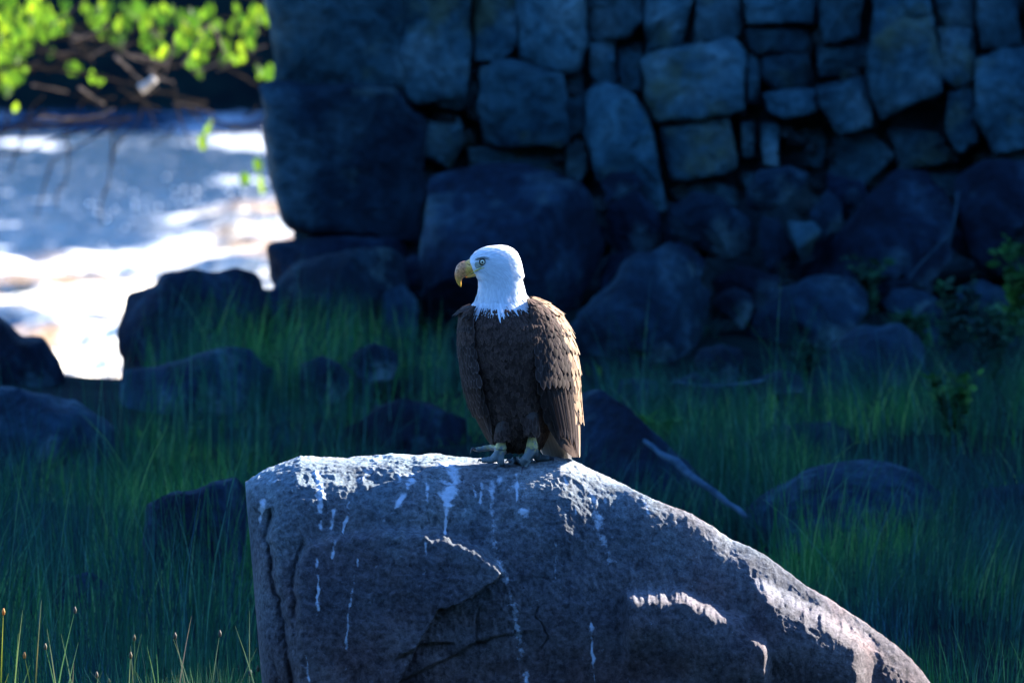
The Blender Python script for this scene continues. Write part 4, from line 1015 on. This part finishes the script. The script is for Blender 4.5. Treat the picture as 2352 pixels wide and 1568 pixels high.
# feet: toes grip the stone, each claw its own piece
M_foot = None
def feet():
    m, nt, b = mat('eagle_foot_scales')
    gz = N(nt, 'ShaderNodeNewGeometry'); sp = N(nt, 'ShaderNodeSeparateXYZ'); nt.links.new(gz.outputs['Position'], sp.inputs[0])
    n = noise_node(nt, 60, 4, .6)
    mr = N(nt, 'ShaderNodeMapRange'); nt.links.new(sp.outputs[2], mr.inputs[0]); mr.inputs[1].default_value = E(0, 1040).z; mr.inputs[2].default_value = E(0, 1018).z
    ad = N(nt, 'ShaderNodeMath', operation='MULTIPLY_ADD'); nt.links.new(n.outputs['Fac'], ad.inputs[0]); ad.inputs[1].default_value = 3.0; ad.inputs[2].default_value = -1.95
    a2 = N(nt, 'ShaderNodeMath', operation='ADD', use_clamp=True); nt.links.new(ad.outputs[0], a2.inputs[0]); nt.links.new(mr.outputs[0], a2.inputs[1])
    c = mixc(nt, a2.outputs[0], (0.12, 0.15, 0.16), (0.58, 0.46, 0.12)); nt.links.new(c, b.inputs['Base Color']); b.inputs['Roughness'].default_value = .55
    v = N(nt, 'ShaderNodeTexVoronoi'); v.inputs['Scale'].default_value = 220; tc = N(nt, 'ShaderNodeTexCoord'); nt.links.new(tc.outputs['Object'], v.inputs['Vector'])
    bump(nt, b, v.outputs['Distance'], .6, .001)
    mc = plain('claw_horn', (0.035, 0.035, 0.045), .3, .5)
    def gp(px, py, lift):          # a point sitting on the stone, lifted towards the sky and the camera
        q = rock_point(px, py)
        if q is None or q.y > EY + .05: return E(px, py, -.07)
        return q + Vector((0, -lift * .6, lift * .6))
    def foot(ankle, joint, toes, nm):
        parts_ = [tube(smooth_pts([ankle, ankle.lerp(joint, .5), joint], 4), [.013, .0135, .014, .015, .016, .018, .020, .0215, .022], 12)]
        claws = []
        for pts, rad, cl, cr in toes:
            pp_ = smooth_pts([joint] + pts, 4); rads = np.interp(np.linspace(0, 1, len(pp_)), np.linspace(0, 1, len(rad)), rad)
            rads = [r * (1 + .10 * math.sin(i * 2.1)) for i, r in enumerate(rads)]
            parts_.append(tube(pp_, rads, 12)); claws.append(tube(smooth_pts([pts[-1]] + cl, 5), list(np.linspace(cr, .0006, 5 * len(cl) + 1)), 10))
        Vf, Ff = join(parts_); me = quads_mesh(nm, Vf, Ff, m); o = part(nm, me, eagle)
        rm = o.modifiers.new('fuse', 'REMESH'); rm.mode = 'VOXEL'; rm.voxel_size = .0022; rm.use_smooth_shade = True
        for c_ in claws: part('claw', quads_mesh('claw', *c_, mc), o)
    A = E(1153, 1006, -.075); J = gp(1150, 1052, .022); J.z = max(J.z, E(1150, 1030, -.08).z)
    foot(A, J, [
        ([gp(1134, 1053, .017), gp(1118, 1056, .012), gp(1106, 1057, .010)], [.017, .014, .011, .009], [gp(1100, 1056, .014), gp(1097, 1062, .003)], .006),
        ([J + Vector((-.03, .04, .0)), J + Vector((-.065, .045, -.006)), J + Vector((-.088, .04, -.008))], [.013, .011, .009, .008], [J + Vector((-.100, .036, -.004)), J + Vector((-.108, .03, -.022))], .006),
        ([gp(1150, 1060, .014), gp(1153, 1066, .009)], [.016, .012, .009], [gp(1156, 1068, .012), gp(1158, 1074, .002)], .006),
        ([J + Vector((.01, .05, -.015)), J + Vector((.01, .08, -.02))], [.014, .011, .008], [J + Vector((.01, .10, -.03))], .005)], 'foot')
    A = E(1222, 992, -.085); J = gp(1222, 1056, .024); J.z = max(J.z, E(1222, 1030, -.1).z)
    foot(A, J, [
        ([gp(1203, 1058, .018), gp(1187, 1060, .013), gp(1174, 1060, .012)], [.018, .015, .012, .010], [gp(1166, 1056, .020), gp(1160, 1062, .003)], .0068),
        ([gp(1214, 1062, .018), gp(1208, 1069, .013), gp(1203, 1076, .010)], [.018, .014, .011, .009], [gp(1200, 1080, .011), gp(1198, 1088, .001)], .0062),
        ([gp(1236, 1057, .016), gp(1252, 1056, .012), gp(1264, 1056, .010)], [.018, .014, .011, .009], [gp(1270, 1056, .011), gp(1270, 1064, .001)], .0062),
        ([J + Vector((.0, .05, -.012)), J + Vector((.0, .08, -.02))], [.015, .011, .008], [J + Vector((.0, .10, -.035))], .005)], 'foot')
feet()
# ------------------------------------------------------------------ grass, reeds, weeds
def blade_mesh(xyz, h, w, lean, m, seg=4, curl=1.0, face=None):
    n = len(h); t = np.linspace(0, 1, seg + 1)
    ax = xyz[:, None, :] + np.zeros((n, seg + 1, 3))
    ax[:, :, 2] += h[:, None] * t[None] * (1 - 0.08 * (t[None] ** 2) * np.hypot(lean[:, 0], lean[:, 1])[:, None])
    ax[:, :, 0] += lean[:, None, 0] * (t[None] ** (1 + curl)) * h[:, None]; ax[:, :, 1] += lean[:, None, 1] * (t[None] ** (1 + curl)) * h[:, None]
    a = RNG.uniform(-1.0, 1.0, n) if face is None else face
    wd = np.stack([np.cos(a), np.sin(a), a * 0], 1)[:, None, :] * (w[:, None] * (1 - t[None] ** 1.6 * .92))[:, :, None] * .5
    V = np.stack([ax - wd, ax + wd], 2).reshape(-1, 3)
    b0 = (np.arange(n) * (seg + 1) * 2)[:, None] + (np.arange(seg) * 2)[None]
    F = np.stack([b0, b0 + 1, b0 + 3, b0 + 2], -1).reshape(-1, 4)
    return V, F, np.repeat(RNG.random(n), (seg + 1) * 2)
def leaf_mat(name, c1, c2, c3=None, trans=0.35):
    m, nt, b = mat(name)
    at = N(nt, 'ShaderNodeAttribute', attribute_name='rnd')
    r = ramp(nt, at.outputs['Fac'], [(0.0, c1), (0.82, c2), (1.0, c3 or c2)])
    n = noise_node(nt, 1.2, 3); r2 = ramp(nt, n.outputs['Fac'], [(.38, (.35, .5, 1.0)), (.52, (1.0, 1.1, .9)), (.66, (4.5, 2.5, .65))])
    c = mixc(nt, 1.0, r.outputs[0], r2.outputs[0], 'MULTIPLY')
    nt.links.new(c, b.inputs['Base Color']); b.inputs['Roughness'].default_value = .6; b.inputs['Specular IOR Level'].default_value = .2
    tr = N(nt, 'ShaderNodeBsdfTranslucent'); nt.links.new(c, tr.inputs[0])
    ms = N(nt, 'ShaderNodeMixShader'); ms.inputs[0].default_value = trans
    nt.links.new(b.outputs[0], ms.inputs[1]); nt.links.new(tr.outputs[0], ms.inputs[2])
    nt.links.new(ms.outputs[0], nt.nodes['Material Output'].inputs['Surface'])
    return m
def grass_object(name, V, F, rnd, m, label=None):
    me = quads_mesh(name, V, F, m, False)
    at = me.attributes.new('rnd', 'FLOAT', 'POINT'); at.data.foreach_set('value', rnd.astype(np.float32))
    o = bpy.data.objects.new(name, me); COL.objects.link(o); o['kind'] = 'stuff'
    if label: o['label'] = label; o['category'] = 'grass'
    return o
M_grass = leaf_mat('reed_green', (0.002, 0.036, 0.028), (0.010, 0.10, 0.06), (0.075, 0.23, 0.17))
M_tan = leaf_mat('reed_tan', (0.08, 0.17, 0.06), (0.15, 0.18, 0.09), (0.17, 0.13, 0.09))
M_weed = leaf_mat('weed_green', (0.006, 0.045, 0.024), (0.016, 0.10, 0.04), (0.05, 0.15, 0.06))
def scatter(n, x0, x1, y0, y1, hlo, hhi, w, lean=0.12, dens_seed=0, thr=-0.2):
    k = int(n * 2.2)
    y = RNG.uniform(y0, y1, k); sc = (60 + y) / 60
    x = RNG.uniform(x0, x1, k) * sc
    p = np.stack([x, y, x * 0], 1)
    f = fbm(p, 1.1, 3, 300 + dens_seed)
    keep = f > thr
    edge = 11.0 + 4.4 * sstep(-1.5, -0.9, x)
    keep &= y < edge
    keep &= ~((x > -1.0) & (x < 1.9) & (y < .75) & (y > -1.2))
    x, y, f = x[keep][:n], y[keep][:n], f[keep][:n]
    z = zg(x, y) - .03; nn = len(x)
    h = RNG.uniform(hlo, hhi, nn) * (0.6 + .5 * np.clip(f, 0, 1.2))
    ln = RNG.normal(0, lean, (nn, 2)) * (1 + 2.2 * (RNG.random((nn, 1)) < .12)) + (lean * 1.6 * fbm(np.stack([x, y, x * 0], 1), 2.1, 2, 350))[:, None]; ln[:, 1] *= .6
    return np.stack([x, y, z], 1), h, RNG.uniform(.6, 1.3, nn) * w, ln
parts_ = []
sets = [  # n, x range, y range, heights, width, lean, seed, threshold
 (2600, -2.1, -0.8, 0.3, 2.4, .30, .56, .0034, .07, 1, -.5),
 (5200, -2.1, 0.2, 2.4, 7.0, .26, .50, .0036, .09, 2, -.1),
 (4600, -2.1, 0.6, 6.5, 10.2, .14, .32, .004, .12, 3, .2),
 (3600, 0.9, 2.2, 1.2, 5.0, .30, .58, .0038, .09, 4, -.3),
 (5600, 0.2, 2.2, 4.5, 8.5, .20, .44, .004, .13, 5, .0),
 (4600, 0.3, 2.2, 8.0, 12.2, .14, .36, .0045, .25, 6, .1),
 (2000, -1.3, 0.3, 8.5, 12.0, .2, .5, .004, .12, 7, .15),
 (750, -2.1, 0.5, 6.0, 9.6, .35, .75, .004, .13, 8, -.4),
 (900, -2.1, -0.9, 2.5, 6.0, .6, .95, .004, .12, 10, -.4),
 (900, 0.9, 2.2, 3.0, 9.0, .45, .8, .004, .14, 11, -.4),
]
for (n, x0, x1, y0, y1, h0, h1, w, ln, sd_, thr) in sets:
    a, h, ww, le = scatter(n, x0, x1, y0, y1, h0, h1, w, ln, sd_, thr); parts_.append(blade_mesh(a, h, ww, le, None))
V = np.concatenate([q[0] for q in parts_]); o_ = 0; Fs = []
for q in parts_: Fs.append(q[1] + o_); o_ += len(q[0])
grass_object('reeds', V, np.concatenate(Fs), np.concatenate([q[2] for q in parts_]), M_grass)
# low ground cover
a, h, ww, le = scatter(11000, -2.2, 2.3, 1.0, 12.5, .05, .15, .007, .5, 9, .1)
grass_object('short_grass', *blade_mesh(a, h, ww, le, None, 3), M_weed)
# near stems with brown tips, their heads just above the shade
stems = [(8,1400),(42,1452),(52,1398),(56,1500),(95,1376),(108,1440),(104,1480),(70,1520),(140,1450),(172,1396),(170,1520),(180,1470),(222,1545),(235,1535),(300,1482),(308,1460),(325,1450),(338,1480),(300,1500),
         (392,1530),(398,1460),(402,1455),(440,1410),(478,1566),(505,1450),(520,1560),(540,1430),(575,1540),(590,1480),(573,1402),(592,1530),(20,1540),(36,1560),(250,1560),(360,1500),(455,1520)]
sx = [];
for (px, py) in stems:
    y = RNG.uniform(.4, .8); tip = P(px, py, y); x = tip.x + RNG.normal(0, .02); g0 = float(zg(x, y)); sx.append((x, y, g0, tip))
xyz = np.array([(a_[0], a_[1], a_[2]) for a_ in sx]); hh = np.array([a_[3].z - a_[2] for a_ in sx]) * 1.0
xyz[:, 0] += RNG.normal(0, .05, len(sx)); le = np.stack([(np.array([a_[3].x for a_ in sx]) - xyz[:, 0]) / hh, np.zeros(len(sx))], 1)
Vn, Fn, rn = blade_mesh(xyz, hh, np.full(len(sx), .0085), le, None, 6, .6, np.zeros(len(sx)))
heads = [tube([a_[3] + Vector((0, 0, -.018)), a_[3] + Vector((0, 0, -.006)), a_[3] + Vector((0, 0, .006))], [.004, .0065, .002], 6) for a_ in sx[::3]]
a, h, ww, le = scatter(1100, -1.9, -1.0, .35, .8, .42, .58, .0045, .09, 12, -9)
Vm, Fm, rm_ = blade_mesh(a, h, ww, le, None)
Vh, Fh = join(heads); V = np.concatenate([Vn, Vm, Vh]); F = np.concatenate([Fn, Fm + len(Vn), Fh + len(Vn) + len(Vm)])
grass_object('seeding_grass', V, F, np.concatenate([rn, rm_ * .4, np.full(len(Vh), .98)]), M_tan)

# leafy weeds on the right bank
LEAF = None
def leaf_template():
    V = []; 
    for i in range(6):
        t = i / 5; w = .5 * math.sin(math.pi * min(1, t * .96 + .02)) ** .8
        for u in (-1, 0, 1): V.append((u * w * .55, t, -.12 * t * t + .06 * abs(u)))
    return np.array(V), grid_faces(6, 3)
LV, LF_ = leaf_template()
def leaves_at(pos, dirs, L, name='leaf'):
    n = len(pos); d = dirs / np.linalg.norm(dirs, axis=1)[:, None]
    r = RNG.normal(size=(n, 3)); x = np.cross(d, r); x /= np.linalg.norm(x, axis=1)[:, None]; z = np.cross(x, d)
    V = pos[:, None] + (x[:, None] * LV[None, :, :1] + d[:, None] * LV[None, :, 1:2] + z[:, None] * LV[None, :, 2:]) * L[:, None, None]
    return V.reshape(-1, 3), (LF_[None] + (np.arange(n) * len(LV))[:, None, None]).reshape(-1, 4)
def weed(px, py, h, nst, label, seed, y=None, spread=.5):
    yy = ground_y(px, py) if y is None else y; b_ = P(px, py, yy); b_.z = float(zg(b_.x, yy))
    rt = root('leafy_weed', tuple(b_), label, 'weed', 'leafy weeds on the bank')
    rr = random.Random(seed); st = []; pos = []; dr = []
    for i in range(nst):
        a = rr.uniform(0, 6.28); ln = rr.uniform(.05, spread); hh = h * rr.uniform(.6, 1)
        pts = [b_ + Vector((math.cos(a) * ln * t * t * hh, math.sin(a) * ln * t * t * hh * .7, hh * t)) for t in np.linspace(0, 1, 6)]
        st.append(tube(pts, list(np.linspace(.004, .0012, 6)), 5))
        for j in range(22):
            t = rr.uniform(.2, 1) * 5; k = min(int(t), 4); q = pts[k].lerp(pts[k + 1], t - k); aa = rr.uniform(0, 6.28)
            pos.append(tuple(q)); dr.append((math.cos(aa), math.sin(aa), rr.uniform(-.1, .8)))
    V, F = join(st); part('stems', quads_mesh('stems', V, F, M_weed), rt, 'stuff')
    V, F = leaves_at(np.array(pos), np.array(dr), RNG.uniform(.03, .065, len(pos)))
    me = quads_mesh('leaves', V, F, M_weed); at = me.attributes.new('rnd', 'FLOAT', 'POINT'); at.data.foreach_set('value', RNG.random(len(pos)).repeat(len(LV)).astype(np.float32))
    part('leaves', me, rt, 'stuff')
weed(1990, 740, .30, 7, 'small leafy weed against the dark hollow under the wall', 1)
weed(2190, 790, .38, 12, 'bushy green weed at the right below the dark boulder', 2, 11.0)
weed(2280, 830, .42, 14, 'leafy bush at the right photo edge above the reeds', 3, 10.0)
weed(2330, 780, .55, 8, 'tall arching weed touching the right photo edge', 4, 11.5, .9)
weed(2180, 930, .30, 14, 'dark low bush right of the pale rounded boulder', 5, 8.8)
weed(2090, 760, .22, 8, 'yellow green weed on top of the bank beside the pale rounded boulder', 6, 11.2)
weed(1500, 1000, .16, 9, 'bright low weed clump just right of the eagle tail', 7, 8.6, .9)
weed(1850, 870, .26, 8, 'weed growing at the foot of the smooth sloping boulder', 8, 10.4)
M_root = noisy('grey_wood', (0.018, 0.045, 0.07), (0.05, 0.10, 0.14), 14, .8)
V, F = tube(smooth_pts([P(2200, 440, 12.4), P(2188, 520, 12.2), P(2150, 570, 12.1), P(2110, 610, 12.0), P(2088, 640, 11.9)], 5), list(np.linspace(.006, .004, 21)), 8)
thing_mesh('bare_root', V, F, noisy('dark_root_bark', (0.010, 0.028, 0.042), (0.025, 0.055, 0.075), 14, .8), 'thin bare root hanging in front of the dark boulder at the right', 'root')
V, F = tube(smooth_pts([P(1480, 1010, 6.1), P(1540, 1052, 6.0), P(1600, 1098, 5.9), P(1660, 1148, 5.8), P(1712, 1186, 5.7)], 5), list(np.interp(np.arange(21), [0, 8, 20], [.008, .016, .010])), 10)
V += (.006 * fbm(V, 9, 3, 140))[:, None]
thing_mesh('driftwood_log', V, F, M_root, 'weathered blue grey log lying aslant on the dark slab', 'log')
V, F = tube(smooth_pts([P(1545, 876, 9.6), P(1600, 884, 9.6), P(1650, 886, 9.7), P(1700, 882, 9.7), P(1760, 874, 9.8)], 4), list(np.linspace(.005, .008, 17)), 8)
thing_mesh('fallen_branch', V, F, M_root, 'thin pale fallen branch lying level in the grass under the rounded boulder', 'branch')

# ------------------------------------------------------------------ overhanging tree at the upper left
TY = 19.5
tree = root('overhanging_tree', (-4.6, 20.5, float(zg(-4.6, 20.5))), 'tree with bright yellow green leaves hanging over the rapids at upper left', 'tree')
M_bark = noisy('bark', (0.012, 0.010, 0.009), (0.03, 0.024, 0.02), 18, .9)
V, F = tube(smooth_pts([(-4.6, 20.5, -2.6), (-4.5, 20.4, -.8), (-4.35, 20.2, 1.0), (-4.2, 20.1, 2.6), (-4.3, 20.1, 4.2)], 5), list(np.linspace(.17, .06, 21)), 12)
part('trunk', quads_mesh('trunk', V, F, M_bark), tree)
rr = random.Random(21)
def limb(pts, r0, r1, n=4):
    q = smooth_pts(pts, n); return tube(q, list(np.linspace(r0, r1, len(q))), 7)
M_twig = noisy('sunlit_twig', (0.05, 0.04, 0.035), (0.16, 0.13, 0.11), 30, .8)
M_drift = noisy('bleached_wood', (0.35, 0.31, 0.28), (0.6, 0.55, 0.5), 20, .8)
limbs = [
 [(-4.3, 20.2, 1.6), tuple(P(-200, -60, 20)), tuple(P(60, -40, 19.6)), tuple(P(300, -30, 19.4)), tuple(P(500, -20, 19.3)), tuple(P(640, 10, 19.2))],
 [(-4.4, 20.2, .9), tuple(P(-160, 120, 19.8)), tuple(P(60, 150, 19.6)), tuple(P(200, 170, 19.5)), tuple(P(330, 200, 19.3)), tuple(P(470, 240, 19.2))],
 [(-4.4, 20.2, .6), tuple(P(-160, 300, 19.8)), tuple(P(40, 290, 19.5)), tuple(P(190, 280, 19.4)), tuple(P(300, 270, 19.3))],
]
for i, lp in enumerate(limbs):
    part('branch', quads_mesh('branch', *limb(lp, (.04, .014, .011)[i], .005), M_bark), tree)
# bare dark drooping twigs over the water
twl = []
for (a, b_) in [((300,270),(120,370)), ((120,370),(84,500)), ((150,300),(150,420)), ((150,420),(130,480)), ((260,290),(250,420)), ((250,420),(232,520)), ((330,230),(270,330)), ((60,290),(20,400)),
                ((200,300),(60,350)), ((60,350),(-40,370)), ((280,310),(262,380)), ((420,240),(470,290)), ((100,220),(60,300)), ((400,200),(440,330)), ((20,250),(-30,330)), ((300,180),(360,300))]:
    m1 = ((a[0] + b_[0]) / 2 + rr.uniform(-14, 14), (a[1] + b_[1]) / 2 + rr.uniform(-10, 10))
    y = rr.uniform(19.0, 20.0)
    part('twig', quads_mesh('twig', *limb([P(*a, y), P(*m1, y), P(*b_, y)],   .006, .003), M_bark), tree)
for (a, b_) in [((262,128),(345,205)), ((300,126),(385,150)), ((150,270),(240,262)), ((90,268),(160,276)), ((230,268),(262,250)), ((160,100),(250,60)), ((420,150),(480,60)), ((340,160),(400,190)), ((400,90),(380,170)), ((490,60),(520,130)), ((180,200),(240,240))]:
    y = rr.uniform(18.8, 19.6); m1 = ((a[0] + b_[0]) / 2, (a[1] + b_[1]) / 2 + rr.uniform(-6, 6))
    part('twig', quads_mesh('twig', *limb([P(*a, y), P(*m1, y), P(*b_, y)], .008, .004), M_twig), tree)
for i in range(64):
    a = (rr.uniform(60, 600), rr.uniform(40, 300)); an = rr.uniform(-.9, .9) + (math.pi if rr.random() < .5 else 0); ln = rr.uniform(40, 120)
    b_ = (min(a[0] + ln * math.cos(an), 612), a[1] + ln * math.sin(an) * .8); m1 = ((a[0] + b_[0]) / 2 + rr.uniform(-9, 9), (a[1] + b_[1]) / 2 + rr.uniform(-9, 9)); y = rr.uniform(19, 22)
    part('twig', quads_mesh('twig', *limb([P(*a, y), P(*m1, y), P(*b_, y)], .006, .003), M_bark if i % 4 else M_twig), tree)
V, F = limb([P(322, 206, 18.9), P(338, 196, 18.9), P(356, 180, 18.9)], .026, .02)
snag = part('broken_stub', quads_mesh('broken_stub', V, F, M_drift), tree)
# leaves: clusters where the photograph shows them
clusters = [(20,30,70,60,60),(20,110,40,60,36),(15,170,22,30,16),(60,70,60,50,26),(110,20,60,40,24),(150,46,20,16,6),(240,26,60,40,22),(215,165,26,20,7),(340,95,26,22,8),(372,100,16,18,8),(430,75,30,26,12),(455,100,26,40,14),(450,135,22,26,9),
            (380,30,120,30,30),(500,40,110,36,26),(590,24,40,30,14),(606,145,24,16,7),(540,100,60,40,12),(487,276,14,12,4),(466,306,12,16,4),(590,362,10,8,3),(600,410,10,14,3),(556,395,14,8,3),(42,232,10,10,2),(160,138,16,10,4),(575,30,20,40,8),(300,10,60,20,12),(280,60,40,40,8)]
def leaf_object_mesh(m):
    me = quads_mesh('leaf', LV * np.array([0.95, 1, 1]), LF_, m); return me
def tree_leaf_mat():
    m, nt, b = mat('backlit_leaf'); oi = N(nt, 'ShaderNodeObjectInfo')
    r = ramp(nt, oi.outputs['Random'], [(0, (0.02, 0.06, 0.01)), (.6, (0.05, 0.10, 0.012)), (1, (0.12, 0.18, 0.02))])
    nt.links.new(r.outputs[0], b.inputs['Base Color']); b.inputs['Roughness'].default_value = .5
    tr = N(nt, 'ShaderNodeBsdfTranslucent'); r2 = ramp(nt, oi.outputs['Random'], [(0, (0.02, 0.07, 0.004)), (.6, (0.07, 0.15, 0.006)), (.84, (0.10, 0.20, 0.008)), (1, (0.26, 0.38, 0.012))]); nt.links.new(r2.outputs[0], tr.inputs[0])
    ms = N(nt, 'ShaderNodeMixShader'); ms.inputs[0].default_value = .6; nt.links.new(b.outputs[0], ms.inputs[1]); nt.links.new(tr.outputs[0], ms.inputs[2])
    nt.links.new(ms.outputs[0], nt.nodes['Material Output'].inputs['Surface']); return m
M_tl = tree_leaf_mat(); LM = leaf_object_mesh(M_tl); cnt = 0; extra = []
for (cx, cy, rx_, ry_, n) in clusters:
    cyy = rr.uniform(18.6, 20.0)
    for i in range(max(2, int(n * .85))):
        px = rr.gauss(cx, rx_ * .5); py = rr.gauss(cy, ry_ * .5)
        if px > 622: continue
        pos = P(px, py, cyy + rr.uniform(.5, 4.0)); L = rr.uniform(.045, .085)
        d = Vector((rr.uniform(-.5, .5), rr.uniform(-.5, .5), -1)).normalized(); x = d.cross(Vector((rr.uniform(-.5, .5), 1, rr.uniform(-.3, .3)))).normalized(); z = x.cross(d)
        M4 = Matrix(((x.x * L, d.x * L, z.x * L, pos.x), (x.y * L, d.y * L, z.y * L, pos.y), (x.z * L, d.z * L, z.z * L, pos.z), (0, 0, 0, 1)))
        if cnt < 300:
            o = bpy.data.objects.new('leaf', LM); COL.objects.link(o); attach(o, tree); o.matrix_basis = M4; cnt += 1
        else: extra.append(M4)
for i in range(500):   # crown beyond the frame and its upper left corner
    pos = P(rr.uniform(-330, 40), rr.uniform(-420, 60), rr.uniform(19, 21)); L = rr.uniform(.05, .08)
    d = Vector((rr.uniform(-.5, .5), rr.uniform(-.5, .5), -1)).normalized(); x = d.cross(Vector((rr.uniform(-.5, .5), 1, 0))).normalized(); z = x.cross(d)
    extra.append(Matrix(((x.x * L, d.x * L, z.x * L, pos.x), (x.y * L, d.y * L, z.y * L, pos.y), (x.z * L, d.z * L, z.z * L, pos.z), (0, 0, 0, 1))))
LVh = np.c_[LV * np.array([0.95, 1, 1]), np.ones(len(LV))]
V = np.concatenate([(np.array(M4) @ LVh.T).T[:, :3] for M4 in extra]); F = (LF_[None] + (np.arange(len(extra)) * len(LV))[:, None, None]).reshape(-1, 4)
part('foliage', quads_mesh('foliage', V, F, M_tl), tree, 'stuff')
